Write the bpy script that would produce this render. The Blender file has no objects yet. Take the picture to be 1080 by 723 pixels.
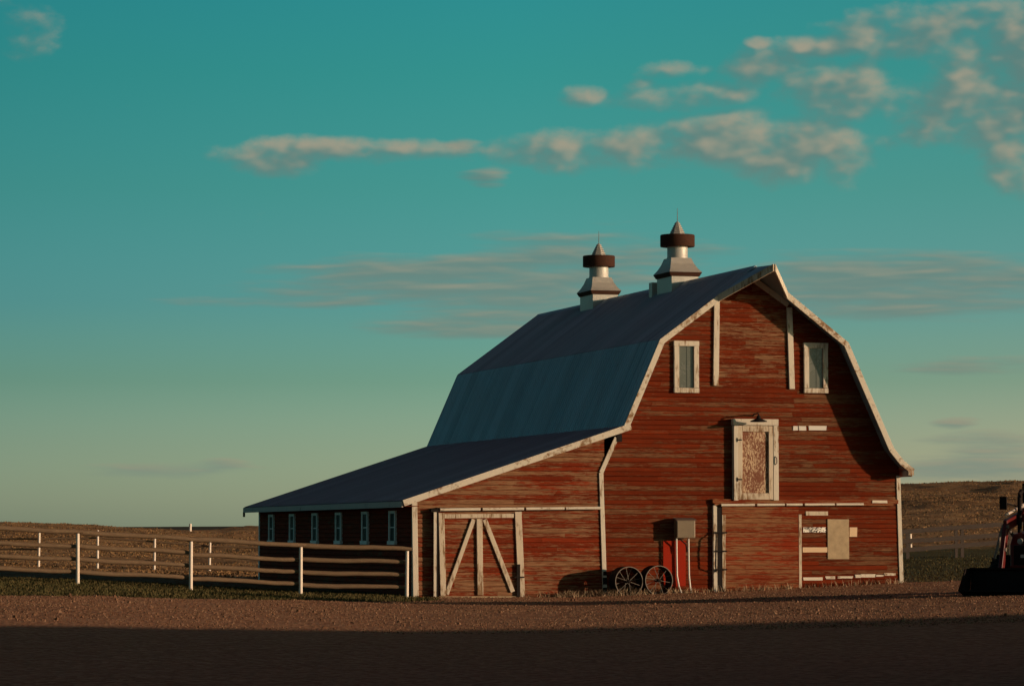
import bpy, math, random
import numpy as np
from mathutils import Vector, noise as mnoise

R = math.radians
S = bpy.context.scene
COL = S.collection
random.seed(11)

# ------------------------------------------------------------------ camera
EYE = 1.73
FPX = 3500.0                      # focal length in units of 1080 px wide
PITCH = math.atan((566 - 361.5) / FPX)
cam = bpy.data.cameras.new('camera')
cam.sensor_width = 36.0
cam.lens = FPX / 1080 * 36
cam.clip_start = 0.5
cam.clip_end = 12000
camo = bpy.data.objects.new('camera', cam)
COL.objects.link(camo)
camo.location = (0, 0, EYE)
camo.rotation_euler = (R(90) + PITCH, 0, 0)
S.camera = camo

# ------------------------------------------------------------------ sun direction (low evening sun from the right)
SUN_EL, SUN_BACK = 6.8, 73.0      # elevation, degrees to the right of straight behind the camera
se, sb = R(SUN_EL), R(SUN_BACK)
SUN = Vector((math.sin(sb) * math.cos(se), -math.cos(sb) * math.cos(se), math.sin(se)))
sl = bpy.data.lights.new('sun', 'SUN')
sl.energy = 4.6
sl.angle = R(0.5)
sl.color = (1.0, 0.73, 0.50)
so = bpy.data.objects.new('sun', sl)
COL.objects.link(so)
so.location = SUN * 400
so.rotation_euler = (-SUN).to_track_quat('-Z', 'Y').to_euler()

S.view_settings.view_transform = 'Standard'
S.view_settings.look = 'None'
S.view_settings.exposure = 0.0
S.view_settings.gamma = 1.0
S.view_settings.use_curve_mapping = False


# ------------------------------------------------------------------ node helpers
class NT:
    def __init__(s, tree):
        s.t = tree

    def node(s, typ, **kw):
        n = s.t.nodes.new(typ)
        for k, v in kw.items():
            setattr(n, k, v)
        return n

    def put(s, sock, v):
        if v is None:
            return
        if isinstance(v, bpy.types.NodeSocket):
            s.t.links.new(v, sock)
        else:
            if isinstance(v, (tuple, list)) and len(v) == 3 and sock.type == 'RGBA':
                v = (*v, 1)
            sock.default_value = v

    def math(s, op, a, b=None, c=None, clamp=False):
        n = s.node('ShaderNodeMath', operation=op, use_clamp=clamp)
        for i, v in enumerate((a, b, c)):
            s.put(n.inputs[i], v)
        return n.outputs[0]

    def vmath(s, op, a, b=None, c=None, out=0):
        n = s.node('ShaderNodeVectorMath', operation=op)
        for i, v in enumerate((a, b, c)):
            s.put(n.inputs[i], v)
        return n.outputs[out]

    def mix(s, fac, a, b, blend='MIX'):
        n = s.node('ShaderNodeMix', data_type='RGBA', blend_type=blend)
        s.put(n.inputs[0], fac)
        s.put(n.inputs[6], a)
        s.put(n.inputs[7], b)
        return n.outputs[2]

    def noise(s, vec, scale=1.0, detail=4.0, rough=0.55, lac=2.0, dist=0.0):
        n = s.node('ShaderNodeTexNoise')
        s.put(n.inputs['Vector'], vec)
        s.put(n.inputs['Scale'], scale)
        s.put(n.inputs['Detail'], detail)
        s.put(n.inputs['Roughness'], rough)
        s.put(n.inputs['Lacunarity'], lac)
        s.put(n.inputs['Distortion'], dist)
        return n.outputs[0]

    def ss(s, x, lo, hi, a=0.0, b=1.0):
        n = s.node('ShaderNodeMapRange', interpolation_type='SMOOTHSTEP')
        for i, v in enumerate((x, lo, hi, a, b)):
            s.put(n.inputs[i], v)
        return n.outputs[0]

    def ramp(s, x, stops, interp='LINEAR'):
        n = s.node('ShaderNodeValToRGB')
        s.put(n.inputs[0], x)
        cr = n.color_ramp
        cr.interpolation = interp
        while len(cr.elements) < len(stops):
            cr.elements.new(0.5)
        for e, (p, c) in zip(cr.elements, stops):
            e.position = p
            e.color = (*c, 1)
        return n.outputs[0]

    def xyz(s, v):
        n = s.node('ShaderNodeSeparateXYZ')
        s.put(n.inputs[0], v)
        return n.outputs

    def comb(s, x, y, z=0.0):
        n = s.node('ShaderNodeCombineXYZ')
        for i, v in enumerate((x, y, z)):
            s.put(n.inputs[i], v)
        return n.outputs[0]


# ------------------------------------------------------------------ world: Nishita sky, graded by elevation, with clouds
def build_world():
    w = bpy.data.worlds.new('World')
    S.world = w
    w.use_nodes = True
    w.cycles.sampling_method = 'MANUAL'
    w.cycles.sample_map_resolution = 512
    N = NT(w.node_tree)
    bg = w.node_tree.nodes['Background']
    bg.inputs[1].default_value = 0.1
    sk = N.node('ShaderNodeTexSky', sky_type='NISHITA', sun_disc=False)
    sk.sun_elevation = R(SUN_EL)
    sk.sun_rotation = math.atan2(SUN.x, SUN.y)
    tc = N.node('ShaderNodeTexCoord')
    d = N.vmath('NORMALIZE', tc.outputs['Generated'])
    x, y, z = N.xyz(d)
    el = N.math('ARCSINE', z)
    az = N.math('ARCTAN2', x, y)
    # tint of the air by elevation (radians): evening light over dry grassland
    deg = lambda a: R(a) / R(40)
    st = [(0.0, (1.60, 2.42, 4.2)), (deg(0.6), (1.46, 2.18, 3.75)), (deg(1.6), (1.02, 1.66, 2.72)), (deg(2.7), (0.60, 1.25, 1.83)), (deg(4), (0.39, 1.12, 1.70)),
          (deg(6), (0.26, 1.08, 1.29)), (deg(8), (0.175, 1.08, 1.16)), (deg(9.4), (0.15, 1.08, 1.17)),
          (deg(12), (0.20, 0.95, 1.05)), (deg(20), (0.30, 0.60, 0.64)), (deg(40), (0.72, 0.14, 0.15))]
    tint = N.ramp(N.math('DIVIDE', el, R(40), clamp=True), [(p, tuple(v / 4 for v in c)) for p, c in st])
    tint = N.vmath('MULTIPLY', tint, (4.0, 4.0, 4.0))
    base = N.vmath('MULTIPLY', sk.outputs[0], tint)
    side = N.ramp(N.math('MULTIPLY_ADD', az, 1.0 / R(30), 0.5, clamp=True), [(0.15, (0.34, 0.37, 0.38)), (0.5, (0.5, 0.5, 0.49)), (0.8, (0.64, 0.51, 0.49))])
    base = N.vmath('MULTIPLY', base, N.vmath('MULTIPLY', side, (2.0, 2.0, 2.0)))

    # clouds live on the dome, in units of 1/3500 rad; (x right of centre, y above horizon)
    X = N.math('MULTIPLY', az, FPX)
    Y = N.math('MULTIPLY', el, FPX)
    P = N.comb(X, Y, 0.0)

    def layer(ells, sx, sy, seed, amp, lo, hi, warp, detail, sun, gain, bias):
        wv = N.node('ShaderNodeTexNoise')
        N.put(wv.inputs['Vector'], N.comb(N.math('DIVIDE', X, sx * 2.2), N.math('DIVIDE', Y, sy * 2.2), seed))
        wv.inputs['Scale'].default_value = 1.0
        wv.inputs['Detail'].default_value = 3.0
        off = N.vmath('MULTIPLY', N.vmath('SUBTRACT', wv.outputs['Color'], (0.5, 0.5, 0.5)), (warp[0], warp[1], 0.0))
        Pw = N.vmath('ADD', P, off)
        def mask(Q):
            M = None
            for (cx, cy, rx, ry, a) in ells:
                q = N.vmath('LENGTH', N.vmath('DIVIDE', N.vmath('SUBTRACT', Q, (cx - 540, 566 - cy, 0.0)), (rx, ry, 1.0)), out=1)
                v = N.math('MULTIPLY_ADD', N.math('MULTIPLY', q, q), -a, a)
                M = v if M is None else N.math('SMOOTH_MAX', M, v, 0.25)
            return N.math('MAXIMUM', M, -1.0)

        def field(dx, dy, m, det):
            v = N.comb(N.math('DIVIDE', N.math('ADD', X, dx), sx), N.math('DIVIDE', N.math('ADD', Y, dy), sy), seed)
            n = N.noise(v, 1.0, det, 0.56)
            return N.math('MULTIPLY_ADD', N.math('SUBTRACT', n, 0.5), amp, N.math('MULTIPLY', m, 0.85))
        m0 = mask(Pw)
        m1 = mask(N.vmath('ADD', Pw, (sun[0], sun[1], 0.0)))
        D = field(0.0, 0.0, m0, detail)
        den = N.ss(D, lo, hi)
        lit = N.math('MULTIPLY_ADD', N.math('SUBTRACT', field(0.0, 0.0, m0, 2.5), field(sun[0], sun[1], m1, 2.5)), gain, bias)
        return den, lit, D

    cum = [(985, 40, 90, 26, .9), (1050, 62, 70, 42, 1.0), (1030, 118, 85, 38, .9), (1068, 180, 32, 30, .9), (935, 108, 20, 16, .35),
           (880, 100, 62, 26, .8), (815, 76, 48, 20, .8), (868, 52, 42, 10, .6), (800, 50, 12, 6, .5), (706, 76, 32, 9, .55),
           (610, 100, 26, 12, .85), (700, 105, 52, 12, .5), (760, 100, 38, 9, .5), (672, 90, 14, 7, .3),
           (612, 160, 82, 20, .95), (775, 150, 110, 25, 1.0), (808, 172, 48, 22, .95), (888, 172, 26, 22, .75), (965, 147, 38, 12, .5),
           (352, 160, 118, 11, .95), (300, 168, 40, 14, .6), (395, 160, 55, 12, .9), 
           (28, 32, 22, 12, .10), (50, 44, 10, 8, .08), (1075, 20, 60, 14, .5)]
    strat = [(484, 156, 17, 7, .55), (510, 186, 22, 6, .65), (470, 288, 165, 12, .95), (450, 305, 170, 11, .85), (345, 318, 130, 4, .40), (545, 318, 130, 22, .8), (500, 345, 110, 7, .65),
             (590, 290, 110, 28, .7), (690, 268, 70, 10, .5), (930, 300, 165, 20, .9), (960, 322, 140, 11, .8), (1060, 298, 80, 10, .8),
             (870, 290, 60, 12, .6), (185, 496, 75, 5, .55), (1035, 388, 70, 5, .35), (1000, 447, 24, 4, .6), (1045, 463, 60, 5, .5),
             (1050, 474, 55, 4, .6), (1030, 497, 100, 12, .6), (235, 491, 26, 4, .45)]
    d1, l1, m1 = layer([(a, b, c * 1.15, d * 1.2, e) for a, b, c, d, e in cum], 60.0, 38.0, 3.7, 2.7, -0.30, 0.95, (44.0, 24.0), 9.0, (16.0, 10.0), 0.95, 0.27)
    d2, l2, m2 = layer([(a, b, c * 1.05, d * 1.6, e) for a, b, c, d, e in strat], 110.0, 13.0, 8.2, 2.0, -0.40, 0.75, (80.0, 9.0), 8.0, (8.0, 4.0), 0.85, 0.22)
    k = N.ss(Y, 0.0, 560.0)
    dark = N.mix(k, (0.20, 0.25, 0.20), (0.112, 0.205, 0.190))
    warm = N.mix(k, (0.36, 0.30, 0.20), (0.39, 0.33, 0.24))
    c1 = N.mix(N.ss(l1, 0.0, 1.0), dark, warm)
    dark2 = N.mix(k, (0.19, 0.25, 0.205), (0.105, 0.200, 0.190))
    c2 = N.mix(N.ss(l2, 0.0, 1.0, 0.0, 0.75), dark2, warm)
    c1 = N.vmath('MULTIPLY', c1, (10.0, 10.0, 10.0))
    c2 = N.vmath('MULTIPLY', c2, (10.0, 10.0, 10.0))
    out = N.mix(N.math('MULTIPLY', d2, 0.80), base, c2)
    out = N.mix(N.math('MULTIPLY', d1, 0.85), out, c1)
    N.put(bg.inputs[0], out)


build_world()


# ------------------------------------------------------------------ materials
def material(name):
    m = bpy.data.materials.new(name)
    m.use_nodes = True
    N = NT(m.node_tree)
    return m, N, m.node_tree.nodes['Principled BSDF']


def bump(N, b, h, strength=0.5, dist=0.02):
    n = N.node('ShaderNodeBump')
    n.inputs['Strength'].default_value = strength
    n.inputs['Distance'].default_value = dist
    N.put(n.inputs['Height'], h)
    N.put(b.inputs['Normal'], n.outputs[0])


def objco(N):
    return N.node('ShaderNodeTexCoord').outputs['Object']


def scaled(N, v, s):
    return N.vmath('MULTIPLY', v, s)


def mat_siding(name, paint, paint2, wood, wood2, peel, rowpeel=0.15, patch=0.5, edge=0.05):
    """painted horizontal boards, the paint scoured off in ragged streaks along the grain; peel 0 = about half bare"""
    m, N, b = material(name)
    co = objco(N)
    a = N.node('ShaderNodeAttribute', attribute_name='rnd').outputs['Fac']
    row = N.vmath('ADD', co, N.comb(N.math('MULTIPLY', a, 37.0), N.math('MULTIPLY', a, 19.0), 0.0))
    fine = N.noise(scaled(N, row, (7.0, 7.0, 90.0)), 1.0, 5, 0.7)
    streak = N.noise(scaled(N, row, (2.4, 2.4, 34.0)), 1.0, 6, 0.68, 2.0, 0.4)
    big = N.noise(scaled(N, co, (0.45, 0.45, 1.0)), 1.0, 3, 0.55)
    t = N.math('MULTIPLY_ADD', N.math('SUBTRACT', streak, 0.5), 1.0, N.math('MULTIPLY', N.math('SUBTRACT', fine, 0.5), 0.55))
    t = N.math('ADD', t, N.math('MULTIPLY', N.math('SUBTRACT', a, 0.5), rowpeel))
    t = N.math('ADD', t, N.math('MULTIPLY', N.math('SUBTRACT', big, 0.5), patch))
    p = N.ss(t, -edge - peel, edge - peel)
    pn = N.noise(scaled(N, row, (1.2, 1.2, 12.0)), 1.0, 4, 0.6)
    pc = N.mix(N.ss(pn, 0.3, 0.7), paint, paint2)
    pc = N.mix(N.math('MULTIPLY', N.math('FRACT', N.math('MULTIPLY', a, 7.31)), 0.75), pc, tuple(c * 0.5 for c in paint))
    grime = N.ss(N.noise(scaled(N, co, (0.9, 0.9, 6.0)), 1.0, 5, 0.7), 0.56, 0.72)
    pc = N.mix(N.math('MULTIPLY', grime, 0.55), pc, (0.07, 0.028, 0.014))
    wc = N.mix(N.ss(N.noise(scaled(N, row, (3.0, 3.0, 60.0)), 1.0, 5, 0.7), 0.32, 0.68), wood, wood2)
    c = N.mix(N.math('MULTIPLY', p, 0.93), pc, wc)
    N.put(b.inputs['Base Color'], c)
    b.inputs['Roughness'].default_value = 0.9
    b.inputs['Specular IOR Level'].default_value = 0.06
    bump(N, b, N.math('SUBTRACT', fine, N.math('MULTIPLY', p, 0.5)), 0.7, 0.012)
    return m


def mat_trim(name, paint, wood, peel, vertical=True, rough=0.75):
    m, N, b = material(name)
    co = objco(N)
    s = {True: (16.0, 16.0, 2.2), False: (2.2, 16.0, 16.0), None: (5.0, 12.0, 7.0)}[vertical]
    n = N.noise(scaled(N, co, s), 1.0, 5, 0.65)
    g = N.noise(scaled(N, co, (9.0, 9.0, 5.0)), 1.0, 4, 0.65)
    k = N.noise(scaled(N, co, (0.9, 0.9, 0.9)), 1.0, 2)
    t = N.math('ADD', N.math('MULTIPLY', n, 0.6), N.math('MULTIPLY_ADD', k, 0.5, N.math('MULTIPLY', g, 0.3)))
    p = N.ss(t, 0.92 - peel, 1.06 - peel)
    pc = N.mix(k, paint, tuple(c * 0.8 for c in paint))
    c = N.mix(p, pc, N.mix(g, wood, tuple(c * 0.5 for c in wood)))
    N.put(b.inputs['Base Color'], c)
    b.inputs['Roughness'].default_value = rough
    b.inputs['Specular IOR Level'].default_value = 0.1
    bump(N, b, N.math('SUBTRACT', n, N.math('MULTIPLY', p, 0.5)), 0.6, 0.01)
    return m


def mat_plain(name, col, rough=0.6, metal=0.0, var=0.25, scale=3.0, spec=0.4, bumpd=0.0):
    m, N, b = material(name)
    co = objco(N)
    n = N.noise(co, scale, 5, 0.6)
    f = N.noise(co, scale * 9, 3, 0.6)
    v = N.math('ADD', N.math('MULTIPLY', n, 0.65), N.math('MULTIPLY', f, 0.35))
    c = N.mix(v, tuple(x * (1 - var) for x in col), tuple(min(1, x * (1 + var)) for x in col))
    N.put(b.inputs['Base Color'], c)
    N.put(b.inputs['Roughness'], N.ss(v, 0.3, 0.7, max(0.05, rough - 0.1), min(1, rough + 0.1)))
    b.inputs['Metallic'].default_value = metal
    b.inputs['Specular IOR Level'].default_value = spec
    if bumpd:
        bump(N, b, f, 0.5, bumpd)
    return m


def mat_roof(name, col, rough, streak):
    m, N, b = material(name)
    co = objco(N)
    s = N.noise(scaled(N, co, (0.25, 3.2, 0.25)), 1.0, 4, 0.6)
    g = N.noise(scaled(N, co, (1.5, 1.5, 1.5)), 1.0, 5, 0.6)
    a = N.node('ShaderNodeAttribute', attribute_name='rnd').outputs['Fac']
    v = N.math('ADD', N.math('MULTIPLY', s, 0.6), N.math('MULTIPLY_ADD', a, 0.25, N.math('MULTIPLY', g, 0.2)))
    c = N.mix(v, tuple(x * (1 - streak) for x in col), tuple(x * (1 + streak) for x in col))
    rust = N.ss(N.noise(scaled(N, co, (0.7, 2.6, 0.7)), 1.0, 6, 0.7), 0.66, 0.76)
    c = N.mix(N.math('MULTIPLY', rust, 0.35), c, (0.10, 0.06, 0.04))
    N.put(b.inputs['Base Color'], c)
    N.put(b.inputs['Roughness'], N.ss(g, 0.3, 0.7, rough - 0.08, rough + 0.12))
    b.inputs['Metallic'].default_value = 0.55
    return m


M = {}
RED, RED2 = (0.180, 0.024, 0.006), (0.118, 0.019, 0.006)
M['main'] = mat_siding('weathered_red_boards', RED, RED2, (0.21, 0.098, 0.048), (0.08, 0.034, 0.017), -0.060, 0.27, 0.34)
M['lean'] = mat_siding('scoured_red_boards', (0.25, 0.032, 0.010), RED2, (0.30, 0.155, 0.082), (0.15, 0.068, 0.033), 0.02, 0.22, 0.55)
M['infill'] = mat_siding('scoured_infill_boards', RED, RED2, (0.29, 0.15, 0.078), (0.13, 0.06, 0.03), 0.00, 0.24, 0.35)
M['slide'] = mat_siding('scoured_door_boards', (0.24, 0.030, 0.009), (0.19, 0.024, 0.008), (0.27, 0.125, 0.058), (0.18, 0.078, 0.036), 0.03, 0.12, 0.6, 0.08)
M['side'] = mat_siding('red_side_boards', (0.24, 0.026, 0.008), RED2, (0.16, 0.08, 0.045), (0.08, 0.036, 0.02), -0.14, 0.2, 0.3)
M['trim'] = mat_trim('peeling_white_trim', (0.61, 0.52, 0.42), (0.30, 0.17, 0.09), 0.20)
M['trim_rake'] = mat_trim('peeling_rake_board', (0.61, 0.52, 0.42), (0.30, 0.17, 0.09), 0.22, None)
M['trim_h'] = mat_trim('peeling_white_rail', (0.68, 0.58, 0.47), (0.32, 0.18, 0.10), 0.18, False)
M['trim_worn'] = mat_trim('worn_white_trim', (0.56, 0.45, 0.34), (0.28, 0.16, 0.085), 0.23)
M['bluewhite'] = mat_trim('painted_window_frame', (0.84, 0.74, 0.70), (0.40, 0.32, 0.26), 0.02)
M['eave'] = mat_trim('weathered_eave_board', (0.48, 0.40, 0.37), (0.22, 0.14, 0.10), 0.14, None)
M['roof'] = mat_roof('galvanised_roof', (0.27, 0.365, 0.43), 0.44, 0.5)
M['galv'] = mat_plain('galvanised_sheet', (0.42, 0.38, 0.34), 0.55, 0.3, 0.4, 2.5)
M['rustdark'] = mat_plain('rusty_band', (0.050, 0.020, 0.012), 0.85, 0.0, 0.5, 5.0, 0.1)
M['iron'] = mat_plain('dark_iron', (0.014, 0.010, 0.009), 0.8, 0.0, 0.3, 8, 0.12)
M['steel'] = mat_plain('worn_steel', (0.17, 0.135, 0.11), 0.7, 0.2, 0.35, 9)
M['pane'] = mat_plain('dusty_pane', (0.10, 0.10, 0.085), 0.25, 0.0, 0.25, 1.6, 0.5)
M['panedark'] = mat_plain('dark_pane', (0.018, 0.016, 0.016), 0.6, 0.0, 0.25, 2, 0.08)
M['chip'] = None
M['redpanel'] = mat_plain('bright_red_panel', (0.27, 0.017, 0.005), 0.8, 0, 0.15, 3, 0.08)
M['ply'] = mat_plain('grey_plywood', (0.36, 0.26, 0.16), 0.85, 0, 0.6, 6, 0.1)
M['fresh'] = mat_plain('bare_pine', (0.62, 0.42, 0.26), 0.75, 0, 0.2, 4, 0.25)
M['boxpaint'] = mat_plain('box_grey', (0.17, 0.12, 0.075), 0.5, 0.2, 0.25, 4)
M['pipe'] = mat_plain('white_pipe', (0.58, 0.51, 0.45), 0.5, 0, 0.12, 6)
M['post'] = mat_plain('white_post', (0.74, 0.60, 0.50), 0.8, 0, 0.15, 8, 0.3, 0.004)
M['log'] = None
M['plank'] = mat_plain('grey_plank', (0.105, 0.075, 0.062), 0.85, 0, 0.35, 4, 0.2)
M['tractor_red'] = mat_plain('tractor_red', (0.095, 0.006, 0.005), 0.42, 0, 0.18, 3)
M['black'] = mat_plain('black_paint', (0.014, 0.009, 0.008), 0.75, 0, 0.3, 4, 0.1)
M['tyre'] = mat_plain('tyre_rubber', (0.022, 0.020, 0.018), 0.9, 0, 0.3, 8, 0.2)
M['highlight'] = mat_plain('arm_highlight_metal', (0.62, 0.48, 0.40), 0.4, 0.2, 0.15, 9)  # pale warm metal, coloured for the sunlit strip on the loader arms
M['lampwhite'] = mat_plain('lamp_glass', (0.25, 0.24, 0.22), 0.2, 0, 0.1, 5)
M['shed'] = mat_plain('shed_sheet', (0.30, 0.30, 0.30), 0.5, 0.4, 0.2, 1)
M['concrete'] = mat_plain('old_concrete', (0.20, 0.15, 0.11), 0.9, 0, 0.3, 5, 0.2, 0.01)


def mat_chip():
    m, N, b = material('peeling_hay_door')
    co = objco(N)
    n = N.noise(scaled(N, co, (30.0, 30.0, 11.0)), 1.0, 5, 0.62, 2.0, 0.6)
    big = N.noise(scaled(N, co, (2.2, 2.2, 1.6)), 1.0, 2)
    p = N.ss(N.math('MULTIPLY_ADD', big, 0.5, n), 0.67, 0.79)
    N.put(b.inputs['Base Color'], N.mix(p, (0.46, 0.31, 0.19), (0.15, 0.040, 0.013)))
    b.inputs['Roughness'].default_value = 0.8
    bump(N, b, p, -0.6, 0.006)
    return m


def mat_log():
    m, N, b = material('weathered_log')
    co = objco(N)
    n = N.noise(scaled(N, co, (1.5, 22.0, 22.0)), 1.0, 5, 0.65)
    g = N.noise(scaled(N, co, (3.0, 3.0, 3.0)), 1.0, 3)
    N.put(b.inputs['Base Color'], N.mix(N.math('ADD', N.math('MULTIPLY', n, 0.7), N.math('MULTIPLY', g, 0.3)),
                                        (0.075, 0.044, 0.026), (0.25, 0.155, 0.09)))
    b.inputs['Roughness'].default_value = 0.85
    b.inputs['Specular IOR Level'].default_value = 0.2
    bump(N, b, n, 0.7, 0.012)
    return m


def mat_paper():
    m, N, b = material('torn_paper')
    co = objco(N)
    n = N.noise(scaled(N, co, (9.0, 9.0, 14.0)), 1.0, 3, 0.7, 2.0, 1.5)
    N.put(b.inputs['Base Color'], N.mix(N.ss(n, 0.42, 0.56), (0.03, 0.02, 0.02), (0.8, 0.72, 0.62)))
    b.inputs['Roughness'].default_value = 0.7
    return m


def mat_grass(name, c1, c2, c3, trans=0.15):
    m, N, b = material(name)
    a = N.node('ShaderNodeAttribute', attribute_name='rnd').outputs['Fac']
    c = N.ramp(a, [(0.0, c1), (0.5, c2), (1.0, c3)])
    N.put(b.inputs['Base Color'], c)
    b.inputs['Roughness'].default_value = 0.8
    b.inputs['Specular IOR Level'].default_value = 0.15
    return m


def mat_ground():
    m, N, b = material('yard_and_field')
    co = N.node('ShaderNodeNewGeometry').outputs['Position']
    at = lambda nm: N.node('ShaderNodeAttribute', attribute_name=nm).outputs['Fac']
    g, hill = at('grass'), at('hill')
    big = N.noise(co, 0.12, 4, 0.55)
    mid = N.noise(scaled(N, co, (0.7, 0.45, 0.7)), 1.0, 5, 0.6)
    peb = N.node('ShaderNodeTexVoronoi')
    N.put(peb.inputs['Vector'], co)
    peb.inputs['Scale'].default_value = 11.0
    fine = N.noise(co, 24.0, 3, 0.7)
    gv = N.mix(N.math('MULTIPLY_ADD', mid, 0.5, N.math('MULTIPLY', big, 0.5)), (0.29, 0.128, 0.064), (0.46, 0.222, 0.120))
    st = N.mix(N.node('ShaderNodeSeparateColor').outputs[0], gv, gv)
    N.put(st.node.inputs[7], N.mix(0.55, gv, N.ramp(N.xyz(peb.outputs['Color'])[0], [(0.0, (0.14, 0.058, 0.028)), (0.6, (0.34, 0.16, 0.082)), (1.0, (0.52, 0.30, 0.18))])))
    st.node.inputs[0].default_value = 1.0
    for l in list(st.node.inputs[0].links):
        m.node_tree.links.remove(l)
    gr = N.mix(mid, (0.055, 0.046, 0.013), (0.12, 0.088, 0.026))
    hm = N.noise(scaled(N, co, (0.10, 0.22, 0.4)), 1.0, 6, 0.65)
    hl = N.mix(N.ss(hm, 0.3, 0.7), (0.22, 0.112, 0.046), (0.45, 0.250, 0.115))
    gm = N.ss(N.math('ADD', g, N.math('MULTIPLY', N.math('SUBTRACT', N.noise(co, 2.6, 5, 0.7), 0.5), 0.9)), 0.42, 0.62)
    c = N.mix(gm, st, gr)
    hmk = N.ss(N.math('ADD', hill, N.math('MULTIPLY', N.math('SUBTRACT', mid, 0.5), 0.6)), 0.35, 0.65)
    c = N.mix(hmk, c, hl)
    N.put(b.inputs['Base Color'], c)
    b.inputs['Roughness'].default_value = 0.95
    b.inputs['Specular IOR Level'].default_value = 0.1
    h = N.math('ADD', N.math('MULTIPLY', mid, 1.2), N.math('ADD', N.math('MULTIPLY', fine, 0.45), N.math('MULTIPLY', peb.outputs['Distance'], 0.55)))
    h = N.math('ADD', h, N.math('MULTIPLY', hmk, N.math('MULTIPLY', N.noise(scaled(N, co, (0.5, 0.9, 1.0)), 1.0, 5, 0.7), 9.0)))
    bump(N, b, h, 0.9, 0.10)
    return m


M['chip'] = mat_chip()
M['log'] = mat_log()
M['paper'] = mat_paper()
M['ground'] = mat_ground()
M['grass'] = mat_grass('short_grass', (0.028, 0.025, 0.007), (0.055, 0.044, 0.013), (0.11, 0.074, 0.027))
M['dry'] = mat_grass('dry_grass', (0.13, 0.067, 0.028), (0.185, 0.098, 0.041), (0.26, 0.142, 0.062))
M['weed'] = mat_grass('dead_weeds', (0.15, 0.09, 0.05), (0.30, 0.19, 0.11), (0.46, 0.32, 0.20))
M['stone'] = mat_grass('gravel_stone', (0.10, 0.045, 0.024), (0.17, 0.082, 0.044), (0.26, 0.145, 0.088))
M['ridge'] = mat_plain('far_ridge', (0.085, 0.085, 0.075), 0.95, 0, 0.3, 0.01, 0.0)


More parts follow.
